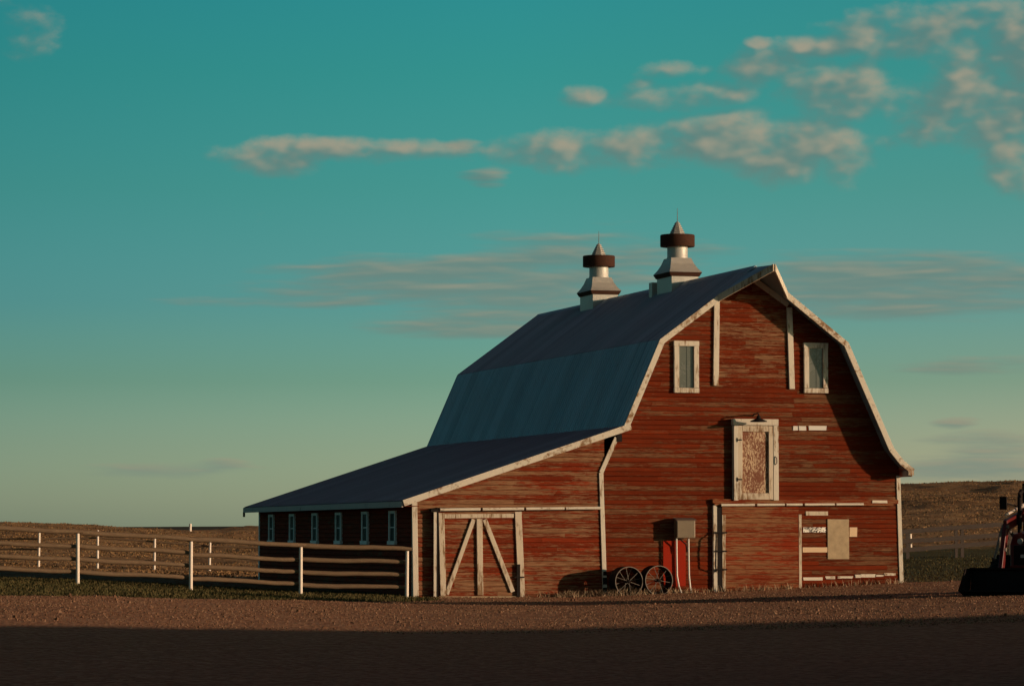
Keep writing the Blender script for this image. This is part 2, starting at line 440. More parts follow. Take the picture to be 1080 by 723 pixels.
# ------------------------------------------------------------------ mesh builder
class MB:
    def __init__(s):
        s.v, s.f, s.r = [], [], []

    def add(s, vs, fs, rnd=None):
        o = len(s.v)
        s.v += [tuple(v) for v in vs]
        for f in fs:
            s.f.append(tuple(i + o for i in f))
            s.r.append(random.random() if rnd is None else rnd)

    def hexa(s, c, rnd=None):            # 8 corners: bottom 4 ccw, top 4 ccw
        s.add(c, [(0, 3, 2, 1), (4, 5, 6, 7), (0, 1, 5, 4), (1, 2, 6, 5), (2, 3, 7, 6), (3, 0, 4, 7)], rnd)
        return s

    def box(s, x0, x1, y0, y1, z0, z1, j=0.0):
        J = lambda: random.uniform(-j, j)
        s.hexa([(x0 + J(), y0, z0), (x1 + J(), y0, z0), (x1 + J(), y1, z0), (x0 + J(), y1, z0),
                (x0 + J(), y0, z1), (x1 + J(), y0, z1), (x1 + J(), y1, z1), (x0 + J(), y1, z1)])
        return s

    def board(s, p, q, width, y0, y1):   # a board in the (x,z) plane from p to q, between depths y0<y1
        p, q = Vector((p[0], 0, p[1])), Vector((q[0], 0, q[1]))
        t = (q - p).normalized()
        n = Vector((-t.z, 0, t.x)) * width / 2
        a, b2 = Vector((0, y0, 0)), Vector((0, y1, 0))
        s.hexa([p - n + a, p + n + a, p + n + b2, p - n + b2, q - n + a, q + n + a, q + n + b2, q - n + b2])
        return s

    def bar(s, p, q, w, h):              # rectangular bar between 3-D points
        p, q = Vector(p), Vector(q)
        t = (q - p).normalized()
        up = Vector((0, 0, 1)) if abs(t.z) < 0.95 else Vector((0, 1, 0))
        a = t.cross(up).normalized() * w / 2
        b2 = a.cross(t).normalized() * h / 2
        s.hexa([p - a - b2, p + a - b2, p + a + b2, p - a + b2, q - a - b2, q + a - b2, q + a + b2, q - a + b2])
        return s

    def tube(s, pts, r, n=10, cap=True):
        pts = [Vector(p) for p in pts]
        rs = r if isinstance(r, (list, tuple)) else [r] * len(pts)
        o = len(s.v)
        for i, p in enumerate(pts):
            t = (pts[min(i + 1, len(pts) - 1)] - pts[max(i - 1, 0)]).normalized()
            up = Vector((0, 0, 1)) if abs(t.z) < 0.9 else Vector((1, 0, 0))
            a = t.cross(up).normalized()
            b2 = a.cross(t).normalized()
            for k in range(n):
                an = 2 * math.pi * k / n
                s.v.append(tuple(p + a * math.cos(an) * rs[i] + b2 * math.sin(an) * rs[i]))
        for i in range(len(pts) - 1):
            for k in range(n):
                s.f.append((o + i * n + k, o + i * n + (k + 1) % n, o + (i + 1) * n + (k + 1) % n, o + (i + 1) * n + k))
                s.r.append(0.5)
        if cap:
            s.f.append(tuple(o + k for k in range(n))[::-1]); s.r.append(.5)
            s.f.append(tuple(o + (len(pts) - 1) * n + k for k in range(n))); s.r.append(.5)
        return s

    def lathe(s, c, prof, n=24, axis='z'):
        o = len(s.v)
        for (r, h) in prof:
            for k in range(n):
                a = 2 * math.pi * k / n
                if axis == 'z':
                    s.v.append((c[0] + r * math.cos(a), c[1] + r * math.sin(a), c[2] + h))
                elif axis == 'y':
                    s.v.append((c[0] + r * math.cos(a), c[1] + h, c[2] + r * math.sin(a)))
                else:
                    s.v.append((c[0] + h, c[1] + r * math.cos(a), c[2] + r * math.sin(a)))
        for i in range(len(prof) - 1):
            for k in range(n):
                s.f.append((o + i * n + k, o + i * n + (k + 1) % n, o + (i + 1) * n + (k + 1) % n, o + (i + 1) * n + k)); s.r.append(.5)
        return s

    def prism(s, poly, y0, y1):          # polygon in (x,z), extruded along y
        n = len(poly)
        vs = [(p[0], y0, p[1]) for p in poly] + [(p[0], y1, p[1]) for p in poly]
        s.add(vs, [tuple(range(n)), tuple(range(n, 2 * n))[::-1]] + [(i, i + n, (i + 1) % n + n, (i + 1) % n) for i in range(n)], .5)
        return s

    def prism_x(s, poly, x0, x1):        # polygon in (y,z), extruded along x
        n = len(poly)
        vs = [(x0, p[0], p[1]) for p in poly] + [(x1, p[0], p[1]) for p in poly]
        s.add(vs, [tuple(range(n))[::-1], tuple(range(n, 2 * n))] + [(i, (i + 1) % n, (i + 1) % n + n, i + n) for i in range(n)], .5)
        return s

    def build(s, name, mat, parent=None, smooth=False, loc=None, bevel=0.0):
        me = bpy.data.meshes.new(name)
        me.from_pydata(s.v, [], s.f)
        at = me.attributes.new('rnd', 'FLOAT', 'FACE')
        at.data.foreach_set('value', s.r)
        me.materials.append(mat)
        if smooth:
            me.polygons.foreach_set('use_smooth', [True] * len(me.polygons))
            me.set_sharp_from_angle(angle=R(40))
        me.update()
        o = bpy.data.objects.new(name, me)
        COL.objects.link(o)
        if parent is not None:
            o.parent = parent
        if loc is not None:
            o.location = loc
        if bevel:
            bv = o.modifiers.new('bevel', 'BEVEL')
            bv.width = bevel
            bv.segments = 2
            bv.limit_method = 'ANGLE'
        return o


def tag(o, label=None, cat=None, group=None, kind=None):
    for k, v in (('label', label), ('category', cat), ('group', group), ('kind', kind)):
        if v:
            o[k] = v
    return o


def empty(name, loc, rz=0.0, **kw):
    o = bpy.data.objects.new(name, None)
    o.empty_display_size = 0.3
    COL.objects.link(o)
    o.location = loc
    o.rotation_euler = (0, 0, rz)
    return tag(o, **kw)


def copy_tree(o, parent=None):
    c = o.copy()
    COL.objects.link(c)
    if parent is not None:
        c.parent = parent
    for ch in list(o.children):
        copy_tree(ch, c)
    return c


# ------------------------------------------------------------------ terrain
TD = [-60, 20, 50, 80, 93, 110, 140, 180, 230, 300, 420, 900, 1600, 6000]
TP = [-4000, -900, 0, 100, 200, 300, 437, 600, 760, 950, 1050, 1200, 2200, 5000]
BASE = [0.9, 0.9, .53, .43, .26, .13, 0.0, 0.0, .12, .30, .42, .60, .9, .9]
TZ = [
    [0] * 14, [0] * 14,
    [.25 * b for b in BASE], [.75 * b for b in BASE], BASE,
    [.9, .9, .50, .42, .30, .18, .05, .05, .2, .45, .55, .75, 1.2, 1.2],
    [.8, .8, .55, .40, .30, .30, .35, .4, .6, 1.08, 1.18, 1.4, 2, 2],
    [1.9, 1.9, 1.55, 1.4, 1.15, 1.15, 1.4, 1.6, 2.2, 2.95, 3.05, 3.2, 3.6, 3.6],
    [2.3, 2.5, 2.58, 2.45, 2.10, 1.95, 2.4, 3.0, 4.2, 5.35, 5.45, 5.6, 5.8, 5.8],
    [2.2, 2.2, 2.25, 2.10, 2.15, 2.85, 3.4, 3.6, 4.6, 5.5, 5.6, 5.7, 6, 6],
    [1, 1, 1, 1, 1.6, 2.6, 3, 3, 4, 5, 5, 5, 5, 5],
    [0] * 14, [-1] * 14, [-3] * 14]
TZ = np.array(TZ, float)


TDa, TPa = np.array(TD, float), np.array(TP, float)


def zraw(x, y):
    x, y = np.asarray(x, float), np.asarray(y, float)
    px = 540 + x / np.maximum(y, 35.0) * 3500
    i = np.clip(np.searchsorted(TDa, y) - 1, 0, len(TD) - 2)
    j = np.clip(np.searchsorted(TPa, px) - 1, 0, len(TP) - 2)
    t = np.clip((y - TDa[i]) / (TDa[i + 1] - TDa[i]), 0, 1)
    u = np.clip((px - TPa[j]) / (TPa[j + 1] - TPa[j]), 0, 1)
    a = TZ[i, j] * (1 - u) + TZ[i, j + 1] * u
    b = TZ[i + 1, j] * (1 - u) + TZ[i + 1, j + 1] * u
    return a * (1 - t) + b * t


def smooth01(a, b, v):
    t = min(1.0, max(0.0, (v - a) / (b - a)))
    return t * t * (3 - 2 * t)


BARN_O = Vector((-2.789, 95.033, 0.0))
TH = R(16.2174)
UX, WX = Vector((math.cos(TH), math.sin(TH), 0)), Vector((-math.sin(TH), math.cos(TH), 0))


def barn_pt(u, w, h):
    return BARN_O + UX * u + WX * w + Vector((0, 0, h))


def to_barn(x, y):
    d = Vector((x, y, 0)) - BARN_O
    return d.dot(UX), d.dot(WX)


def rut(x, y):
    """two wheel tracks that cross the yard in front of the barn"""
    yc = 78.6 + 0.235 * x + 0.35 * math.sin(x * 0.35)
    h = 0.0
    for off in (0.0, 2.6):
        d = y - yc - off
        h += 0.016 * math.exp(-(d / 0.18) ** 2) - 0.012 * math.exp(-((d - 0.42) / 0.22) ** 2)
    h2 = 0.0
    for off in (0.0, 1.9):
        d = y - (66.5 + off + 0.10 * (x + 7.5) ** 2)
        h2 += 0.022 * math.exp(-(d / 0.3) ** 2) - 0.02 * math.exp(-((d - 0.6) / 0.35) ** 2)
    h2 *= smooth01(-13, -11, x) * smooth01(-4, -6, x) if -13 < x < -4 else 0.0
    return h2 + h * smooth01(-9, 0, x) * smooth01(-.45, .25, mnoise.noise((x * .5, 3.3, y * .1)))


def relief(x, y):
    nz = mnoise.noise
    z = 0.0
    if y > 115:
        a = smooth01(118, 210, y)
        z = a * (0.28 * nz((x * 0.07, y * 0.05, 1.3)) + 0.15 * nz((x * 0.22, y * 0.16, 4.1)) + 0.10 * nz((x * 0.55, y * 0.35, 7.7)) + 0.05 * nz((x * 1.3, y * 0.8, 2.9)))
        if y < 330:
            z += 0.03 * nz((x * 1.1, y * 0.9, 3.9))
    elif y > 30:
        z = 0.025 * nz((x * 0.22, y * 0.3, 2.2)) + 0.012 * nz((x * 0.9, y * 0.9, 5.2))
        if y > 56 and abs(x) < 20:
            z += 0.012 * nz((x * 1.7, y * 1.1, 8.2)) + 0.007 * nz((x * 3.4, y * 2.3, 1.2))
    if 60 < y < 105:
        z += rut(x, y)
    return z


def zg_many(x, y):
    x, y = np.asarray(x, float), np.asarray(y, float)
    z = 0.5 * zraw(x, y) + 0.125 * (zraw(x - 1, y) + zraw(x + 1, y) + zraw(x, y - 4) + zraw(x, y + 4))
    return z + np.array([relief(a, b) for a, b in zip(x.tolist(), y.tolist())])


def zg(x, y):
    return float(zg_many([x], [y])[0])


def grassy(x, y):
    """1 where grass grows, 0 on the gravel"""
    u, w = to_barn(x, y)
    n = mnoise.noise((x * 0.4, y * 0.4, 9.0)) * 0.8 + mnoise.noise((x * 1.3, y * 1.3, 3.0)) * 0.4
    left = smooth01(-0.8, 1.4, y - (77.5 + 1.3 * (x + 12) + n * 1.3)) * smooth01(-0.6, 0.3, -u - 0.1 + n * 0.2 if w < 0.2 else 1)
    right = smooth01(-1.2, 1.6, y - (99.0 + 0.15 * (x - 12) + n * 1.4)) * smooth01(14.2, 15.4, u)
    back = smooth01(20.0, 22.0, w)
    return max(left if x < 0 else 0, right, back)


def lin(a, b, s):
    return list(np.arange(a, b, s))


def build_ground():
    ys = lin(-60, 30, 10) + lin(30, 60, 1.0) + lin(60, 104, 0.2) + lin(104, 150, 0.7) + lin(150, 250, 0.8) + lin(250, 330, 2.0) + lin(330, 900, 30) + [900, 1200, 1600, 2500, 4000, 6000]
    xs = [-6000, -3000, -1500, -800, -400, -200, -120, -90] + lin(-70, -42, 2.0) + lin(-42, -18, 0.5) + lin(-18, 18, 0.18) + lin(18, 52, 0.5) + lin(52, 70, 2.0) + [70, 90, 120, 200, 400, 800, 1500, 3000, 6000]
    nx, ny = len(xs), len(ys)
    gx, gy = np.meshgrid(np.array(xs, float), np.array(ys, float))
    gx, gy = gx.ravel(), gy.ravel()
    v = list(zip(gx.tolist(), gy.tolist(), zg_many(gx, gy).tolist()))
    f = [(j * nx + i, j * nx + i + 1, (j + 1) * nx + i + 1, (j + 1) * nx + i) for j in range(ny - 1) for i in range(nx - 1)]
    me = bpy.data.meshes.new('ground')
    me.from_pydata(v, [], f)
    g = me.attributes.new('grass', 'FLOAT', 'POINT')
    g.data.foreach_set('value', [grassy(p[0], p[1]) if 66 < p[1] < 400 else (1.0 if p[1] >= 400 else 0.0) for p in v])
    hl = me.attributes.new('hill', 'FLOAT', 'POINT')
    hl.data.foreach_set('value', [smooth01(112, 128, p[1]) if p[0] < 5 else smooth01(128, 160, p[1]) for p in v])
    me.polygons.foreach_set('use_smooth', [True] * len(me.polygons))
    me.materials.append(M['ground'])
    o = bpy.data.objects.new('ground', me)
    COL.objects.link(o)
    tag(o, kind='structure')


build_ground()

# far ridge on the horizon
rb = MB()
pts = []
for i in range(121):
    x = -1500 + i * 25
    z = 11.2 + 0.0042 * (x + 270) + 0.9 * mnoise.noise((x * 0.004, 0.3, 0)) + 0.4 * mnoise.noise((x * 0.016, 2.3, 0))
    pts.append((x, z if x < 600 else z - (x - 600) * 0.004))
for i in range(120):
    (x0, z0), (x1, z1) = pts[i], pts[i + 1]
    rb.add([(x0, 2900, -4), (x1, 2900, -4), (x1, 3050, z1), (x0, 3050, z0), (x1, 3600, z1 - 3), (x0, 3600, z0 - 3), (x1, 4200, -5), (x0, 4200, -5)],
           [(0, 1, 2, 3), (3, 2, 4, 5), (5, 4, 6, 7)])
tag(rb.build('distant_hills', M['ridge'], None, True), kind='structure')

# ------------------------------------------------------------------ barn
barn = empty('barn', BARN_O, TH, label='large weathered red gambrel barn with a low lean-to wing and metal roof', cat='barn')
L = 21.4
ROW = 0.137


def siding(mb, to3, span, h0, h1, joints=(2.0, 5.0), proud=0.033):
    h = h0
    while h < h1 - 1e-4:
        ht = min(h + ROW, h1)
        a0, a1 = span(h)
        b0, b1 = span(ht)
        tilt = random.uniform(-0.003, 0.003)
        if a1 - a0 > 0.02:
            cuts = [0.0]
            pos = random.uniform(0.3, joints[1])
            while pos < (a1 - a0) - 0.4:
                cuts.append(pos / (a1 - a0))
                pos += random.uniform(*joints)
            cuts.append(1.0)
            for c0, c1 in zip(cuts, cuts[1:]):
                e = 0.0015
                l0, l1 = a0 + (a1 - a0) * c0 + e, a0 + (a1 - a0) * c1 - e
                t0, t1 = b0 + (b1 - b0) * c0 + e, b0 + (b1 - b0) * c1 - e
                p = proud + random.uniform(-0.003, 0.003) + tilt * 0.5
                r = random.random()
                hm = h + (ht - h) * 0.2
                f = 0.2
                m0, m1 = l0 + (t0 - l0) * f, l1 + (t1 - l1) * f
                mb.add([to3(l0, 0.001, h), to3(l1, 0.001, h), to3(m1, p, hm), to3(m0, p, hm), to3(t1, p - .007, ht), to3(t0, p - .007, ht), to3(t1, 0, ht), to3(t0, 0, ht)],
                       [(0, 1, 2, 3), (3, 2, 4, 5), (5, 4, 6, 7)], r)
        h = ht


front = lambda a, p, h: (a, -p, h)
# profile of the main roof surface (rake), x = u, z = h
RIDGE_U = 10.20
PROF = [(6.08, 4.86), (7.22, 7.46), (RIDGE_U, 9.65), (13.08, 7.46), (14.50, 4.36), (14.84, 3.96), (15.16, 3.73)]
WL, WR = 5.70, 14.95


def under(u):        # underside of the roof above u, for the wall top
    p = [(5.70, 4.0)] + PROF
    for (a, b), (c, d) in zip(p, p[1:]):
        if a <= u <= c:
            return b + (d - b) * (u - a) / (c - a) - 0.07
    return 3.6


def span_main(h):
    hh = h + 0.07
    left = WL
    pr = [(5.70, 4.02), (6.08, 4.86), (7.22, 7.46), (RIDGE_U, 9.65)]
    if hh > 4.02:
        for (a, b), (c, d) in zip(pr, pr[1:]):
            if b <= hh <= d:
                left = a + (c - a) * (hh - b) / (d - b)
        if hh > 9.65:
            left = RIDGE_U
    right = WR
    pr = [(RIDGE_U, 9.65), (13.08, 7.46), (14.50, 4.36), (14.84, 3.96), (15.16, 3.73)]
    if hh > 3.90:
        for (a, b), (c, d) in zip(pr, pr[1:]):
            if d <= hh <= b:
                right = min(WR, a + (c - a) * (hh - b) / (d - b))
        if hh > 9.65:
            right = RIDGE_U
    return left, max(left, right)


# main gable wall: backing plus boards
mb = MB()
zones = [(-0.35, 6.16, None), ]
siding(mb, front, span_main, -0.35, 6.13)
sp_l = lambda h: (span_main(h)[0], max(span_main(h)[0], 9.05))
sp_r = lambda h: (min(11.55, span_main(h)[1]), span_main(h)[1])
siding(mb, front, sp_l, 6.13, 9.6)
siding(mb, front, sp_r, 6.13, 9.6)
gable = mb.build('wall', M['main'], barn)
gable['label'] = 'main gable wall of dark red boards'
mb = MB()
sp_m = lambda h: (max(9.05, span_main(h)[0]), min(11.55, span_main(h)[1]))
siding(mb, front, sp_m, 6.13, 9.56, (0.8, 2.2))
mb.build('infill_boards', M['infill'], barn)

# lean-to roof line (rake plane): from (-.50, 2.75) to (6.30, 4.99)
LR0, LR1 = (-0.50, 2.76), (6.28, 4.99)
lslope = (LR1[1] - LR0[1]) / (LR1[0] - LR0[0])
lroof = lambda u: LR0[1] + (u - LR0[0]) * lslope


def span_lean(h):
    u0 = 0.0
    if h + 0.06 > lroof(0.0):
        u0 = (h + 0.06 - LR0[1]) / lslope + LR0[0]
    return min(u0, WL - 0.02), WL - 0.01


mb = MB()
siding(mb, front, span_lean, -0.35, 4.75)
mb.build('wall', M['lean'], barn)['label'] = 'lean-to gable wall with most paint scoured away'

mb = MB()
siding(mb, lambda a, p, h: (-p, L - a, h), lambda h: (0.0, L), -0.35, 2.84)
mb.build('wall', M['side'], barn)['label'] = 'shaded long side wall of the lean-to'

mb = MB()     # right long wall, back wall and roof deck closing the shell
mb.box(WR - 0.15, WR, 0.02, L, -0.35, 3.85)
mb.prism([(WL, -0.3), (WR - 0.16, -0.3), (WR - 0.16, 3.8), (14.40, 4.20), (12.98, 7.35), (RIDGE_U, 9.51), (7.30, 7.35), (6.15, 4.75), (WL, 4.0)], L - 0.12, L)
mb.prism([(0.02, -0.3), (WL - 0.02, -0.3), (WL - 0.02, 4.55), (0.02, 2.80)], L - 0.12, L)
mb.prism([(WL, -0.3), (WR - 0.16, -0.3), (WR - 0.16, 3.8), (14.40, 4.20), (12.98, 7.35), (RIDGE_U, 9.51), (7.30, 7.35), (6.15, 4.75), (WL, 4.0)], 0.01, 0.10)
mb.prism([(0.02, -0.3), (WL - 0.02, -0.3), (WL - 0.02, 4.55), (0.02, 2.80)], 0.01, 0.10)
mb.box(0.01, 0.1, 0.11, L - 0.13, -0.3, 2.80)
mb.build('wall', M['side'], barn)['label'] = 'shell of the back and far side walls'

# ---- roofs: ribbed metal sheets
OV = 0.60           # rake overhang


def ribbed(mb, prof, w0, w1, pitch=0.23, rib=0.040, thick=0.05):
    """sheet following a profile (list of (u,h)), ribs running down the slope"""
    ws = []
    w = w0
    while w < w1 - pitch:
        ws += [(w, 0), (w + pitch * 0.72, 0), (w + pitch * 0.80, rib), (w + pitch * 0.92, rib)]
        w += pitch
    ws.append((w1, 0))
    nrm = []
    for i in range(len(prof)):
        a = Vector(prof[max(i - 1, 0)]); b = Vector(prof[min(i + 1, len(prof) - 1)])
        t = (b - a).normalized()
        n = Vector((-t.y, t.x))
        nrm.append(n if n.y > 0 else -n)
    o = len(mb.v)
    for (wv, dz) in ws:
        for p, n in zip(prof, nrm):
            mb.v.append((p[0] + n.x * dz, wv, p[1] + n.y * dz))
    m = len(prof)
    for i in range(len(ws) - 1):
        sheet = random.Random(int((ws[i][0] - w0) / (pitch * 4))).random()
        for k in range(m - 1):
            mb.f.append((o + i * m + k, o + i * m + k + 1, o + (i + 1) * m + k + 1, o + (i + 1) * m + k))
            mb.r.append(sheet * 0.8 + 0.1 * k)
    # underside deck
    for k in range(m - 1):
        (a, b), (c, d) = prof[k], prof[k + 1]
        n = (nrm[k] + nrm[k + 1]).normalized() * -thick
        mb.add([(a, w0, b - 0.004), (c, w0, d - 0.004), (c, w1, d - 0.004), (a, w1, b - 0.004),
                (a + n.x, w0, b + n.y), (c + n.x, w0, d + n.y), (c + n.x, w1, d + n.y), (a + n.x, w1, b + n.y)],
               [(4, 5, 6, 7), (0, 1, 5, 4), (3, 2, 6, 7)], 0.5)


LEFT = PROF[:3]
RIGHT = PROF[2:]
sag = 0.0
mb = MB()
ribbed(mb, LEFT[1:], -OV, L + 0.35)
ribbed(mb, LEFT[:2], -OV, L + 0.35)
ribbed(mb, [RIGHT[0], RIGHT[1]], -OV, L + 0.35)
ribbed(mb, RIGHT[1:], -OV, L + 0.35)
# hay hood: the two upper slopes run on to a point past the gable
HB_L, HB_R, TIPW = 9.02, 11.15, -2.10
hbl = (HB_L, 9.65 - (RIDGE_U - HB_L) * (9.65 - 7.46) / (RIDGE_U - 7.22))
hbr = (HB_R, 9.65 - (HB_R - RIDGE_U) * (9.65 - 7.46) / (13.08 - RIDGE_U))
tip = (RIDGE_U, TIPW, 9.60)
rg = (RIDGE_U, -OV, 9.65)
A, B = (hbl[0], -OV, hbl[1]), (hbr[0], -OV, hbr[1])
dz = lambda p, d: (p[0], p[1], p[2] - d)
mb.add([A, rg, tip, dz(A, .07), dz(rg, .07), dz(tip, .07)], [(0, 2, 1), (3, 4, 5), (0, 3, 5, 2)], .4)
mb.add([B, rg, tip, dz(B, .07), dz(rg, .07), dz(tip, .07)], [(0, 1, 2), (3, 5, 4), (0, 2, 5, 3)], .4)
roof = mb.build('roof', M['roof'], barn)
mb = MB()
mb.prism([(RIDGE_U - 0.2, 9.53), (RIDGE_U, 9.70), (RIDGE_U + 0.2, 9.53), (RIDGE_U, 9.675)], -OV, L + 0.36)
mb.build('ridge_cap', M['roof'], roof)

# rake boards of the main roof
RAKE_T = 0.055


def rake(path, wid, y0, name, parent, mat, drop=0.0):
    for (a, b) in zip(path, path[1:]):
        pa, pb = Vector(a), Vector(b)
        t = (pb - pa).normalized()
        n = Vector((-t.y, t.x))
        n = n if n.y > 0 else -n
        o = n * (-wid / 2 + 0.02)
        m2 = MB()
        m2.board(tuple(pa + o - t * 0.01), tuple(pb + o + t * 0.01), wid, y0 - RAKE_T - random.uniform(0, .003), y0)
        m2.build(name, mat, parent, bevel=0.006)


rake([PROF[0], PROF[1]], 0.17, -OV, 'rake_board', roof, M['trim_rake'])
rake([PROF[1], hbl], 0.17, -OV, 'rake_board', roof, M['trim_rake'])
rake([hbr, PROF[3]], 0.17, -OV, 'rake_board', roof, M['trim_rake'])
rake([PROF[3], PROF[4], PROF[5], PROF[6]], 0.17, -OV, 'rake_board', roof, M['trim_rake'])


def hoodboard(a, t, name):
    a, t = Vector(a), Vector(t)
    m2 = MB()
    d = (t - a).normalized()
    side = d.cross(Vector((0, 0, 1))).normalized()
    if side.y > 0:
        side = -side
    side *= 0.05
    up, dn = Vector((0, 0, 0.02)), Vector((0, 0, -0.19))
    m2.hexa([a + dn, t + dn, t + dn + side, a + dn + side, a + up, t + up, t + up + side, a + up + side])
    m2.build(name, M['trim'] if a.x > RIDGE_U else M['trim_worn'], roof, bevel=0.006)  # left board worn and darker, deepening the side away from the sun


hoodboard(A, tip, 'hood_board')
hoodboard(B, tip, 'hood_board')
# soffit boards under the eave end on the right
mb = MB()
mb.box(14.98, 15.15, -OV - 0.058, -OV - 0.004, 3.56, 3.72)
mb.build('eave_return', M['trim'], roof)
mb = MB()
mb.box(15.08, 15.12, -OV, L + 0.3, 3.52, 3.70)
mb.build('eave_board', M['trim'], roof)

# lean-to roof
mb = MB()
ribbed(mb, [LR0, (6.20, lroof(6.20))], -OV, L + 0.35, 0.30, 0.02)
leanroof = mb.build('roof', M['roof'], barn)
leanroof['label'] = 'long low metal roof of the lean-to'
mb = MB()
pa, pb = Vector(LR0), Vector(LR1)
rake([LR0, (2.4, lroof(2.4))], 0.18, -OV, 'rake_board', leanroof, M['trim_rake'])
rake([(2.42, lroof(2.42)), LR1], 0.18, -OV, 'rake_board', leanroof, M['trim_rake'])
mb = MB()
mb.box(LR0[0] - 0.03, LR0[0] + 0.01, -OV, L + 0.35, 2.575, 2.745)
mb.build('eave_board', M['eave'], leanroof)
mb = MB()
mb.box(LR0[0] + 0.02, -0.02, -OV, L + 0.3, 2.60, 2.62)
mb.build('soffit', M['side'], leanroof)
mb = MB()
mb.box(LR0[0] - 0.04, LR0[0] + 0.02, L + 0.22, L + 0.32, 2.43, 2.60)
mb.build('gutter_end', M['iron'], leanroof)


# ---- corner boards and trims
def trim(pts, wid, proud, mat, base=0.02):
    for a, b in zip(pts, pts[1:]):
        m2 = MB()
        m2.board(a, b, wid, -proud - random.uniform(0, .002), -base)
        m2.build('trim_board', mat, barn, bevel=0.008)


trim([(0.04, -0.2), (-0.01, 2.72)], 0.16, 0.05, M['trim'])
trim([(5.70, 0.0), (5.585, 3.60)], 0.13, 0.07, M['trim'])
trim([(5.585, 3.60), (6.06, 4.62)], 0.13, 0.072, M['trim'])
trim([(14.99, 0.05), (14.90, 3.56)], 0.13, 0.06, M['trim'])
trim([(9.13, 6.17), (9.17, 8.68)], 0.17, 0.09, M['trim'])
trim([(11.52, 6.10), (11.45, 8.52)], 0.17, 0.09, M['trim'])
trim([(11.42, 8.60), (10.28, 9.36)], 0.16, 0.085, M['trim'])
trim([(9.17, 8.70), (10.12, 9.36)], 0.16, 0.085, M['trim'])
mb = MB()
mb.box(-0.04, -0.015, 0.02, 0.16, -0.2, 2.6)
mb.build('trim_board', M['trim_worn'], barn)
mb = MB()
mb.box(-0.05, -0.016, L - 0.14, L, -0.2, 2.6)
mb.build('trim_board', M['bluewhite'], barn)
# dark void under the old roof edge's end, painted as a black block, and loose tar paper at the foot of the trim
mb = MB()
mb.box(6.06, 6.22, -0.085, -0.02, 4.50, 4.72)
mb.build('dark_void', M['iron'], barn)
for z0, z1, wd in ((0.62, 0.74, .10), (0.36, 0.56, .13), (0.16, 0.27, .12)):
    m2 = MB()
    m2.box(5.69 - wd / 2, 5.69 + wd / 2, -0.078, -0.073, z0, z1, 0.012)
    m2.build('tar_patch', M['iron'], barn)


# ---- gable windows
def gable_window(u0, u1, h0, h1, fw=0.15):
    m2 = MB()
    y0, y1 = -0.115, -0.02
    e = 0.002
    m2.box(u0, u0 + fw, y0, y1, h0 + fw + e, h1 - fw - e)
    m2.box(u1 - fw, u1, y0 - .003, y1, h0 + fw + e, h1 - fw - e)
    m2.box(u0 - 0.01, u1 + 0.01, y0 - 0.006, y1, h1 - fw, h1)
    m2.box(u0 - 0.005, u1 + 0.005, y0 - 0.01, y1, h0, h0 + fw * 0.95)
    w = m2.build('window', M['trim'], barn, bevel=0.006)
    m2 = MB()
    m2.box(u0 + fw, u1 - fw, -0.052, -0.042, h0 + fw, h1 - fw)
    m2.build('pane', M['pane'], w)
    m2 = MB()
    m2.box((u0 + u1) / 2 + 0.02, (u0 + u1) / 2 + 0.045, -0.062, -0.053, h0 + fw, h1 - fw)
    m2.build('muntin', M['pane'], w)
    return w


gable_window(7.83, 8.59, 5.95, 7.47)
gable_window(11.90, 12.65, 5.99, 7.48)


# ---- six small windows along the lean-to
for w in (2.34, 5.73, 9.23, 12.55, 15.94, 19.24):
    hw, z0, z1 = 0.34, 1.62, 2.42
    fr = MB()
    x0, x1 = -0.085, -0.016
    fr.box(x0, x1, w - hw - .05, w - hw + .05, z0, z1)
    fr.box(x0, x1, w + hw - .05, w + hw + .05, z0, z1)
    fr.box(x0 - .004, x1, w - hw - .055, w + hw + .055, z1, z1 + .08)
    fr.box(x0 - .03, x1, w - hw - .10, w + hw + .10, z0 - .11, z0)
    wo = fr.build('window', M['bluewhite'], barn)
    m2 = MB()
    m2.box(-0.05, -0.040, w - hw + .05, w + hw - .05, z0, z1)
    m2.build('pane', M['panedark'], wo)
    m2 = MB()
    m2.box(-0.058, -0.051, w - hw + .05, w + hw - .05, 2.0, 2.03)
    m2.build('muntin', M['bluewhite'], wo)

# ---- hay door
u0, u1, h0, h1 = 9.62, 11.04, 2.80, 5.20
m2 = MB()
m2.box(u0 + .02, u0 + 0.16, -0.20, -0.02, h0, h1 - 0.19)
m2.box(u1 - 0.16, u1, -0.20, -0.02, h0 + .01, h1 - 0.19)
m2.box(u0, u1, -0.206, -0.02, h1 - 0.185, h1)
hd = m2.build('hay_door', M['trim'], barn, bevel=0.008)
m2 = MB()
a, b, c, d = u0 + 0.165, u1 - 0.165, h0 + 0.03, h1 - 0.20
m2.box(a, a + 0.13, -0.185, -0.03, c, d)
m2.box(b - 0.14, b, -0.19, -0.03, c, d)
m2.box(a + .132, b - .142, -0.187, -0.03, d - 0.17, d)
m2.box(a + .132, b - .142, -0.188, -0.03, c, c + 0.19)
m2.build('frame', M['trim_worn'], hd, bevel=0.008)
m2 = MB()
m2.box(a + .132, b - .142, -0.13, -0.10, c + .192, d - .172)
m2.build('panel', M['chip'], hd)
for z in (3.42, 4.58):
    m2 = MB()
    m2.box(a - 0.06, a - 0.03, -0.215, -0.19, z - .06, z + .06)
    m2.box(a - 0.03, a + 0.10, -0.21, -0.19, z - .018, z + .018)
    m2.build('hinge', M['iron'], hd)
m2 = MB()
m2.tube([(b + .05, -.205, 3.86), (b + .09, -.24, 3.9), (b + .09, -.24, 4.05), (b + .05, -.205, 4.1)], 0.013, 6)
m2.build('handle', M['iron'], hd)

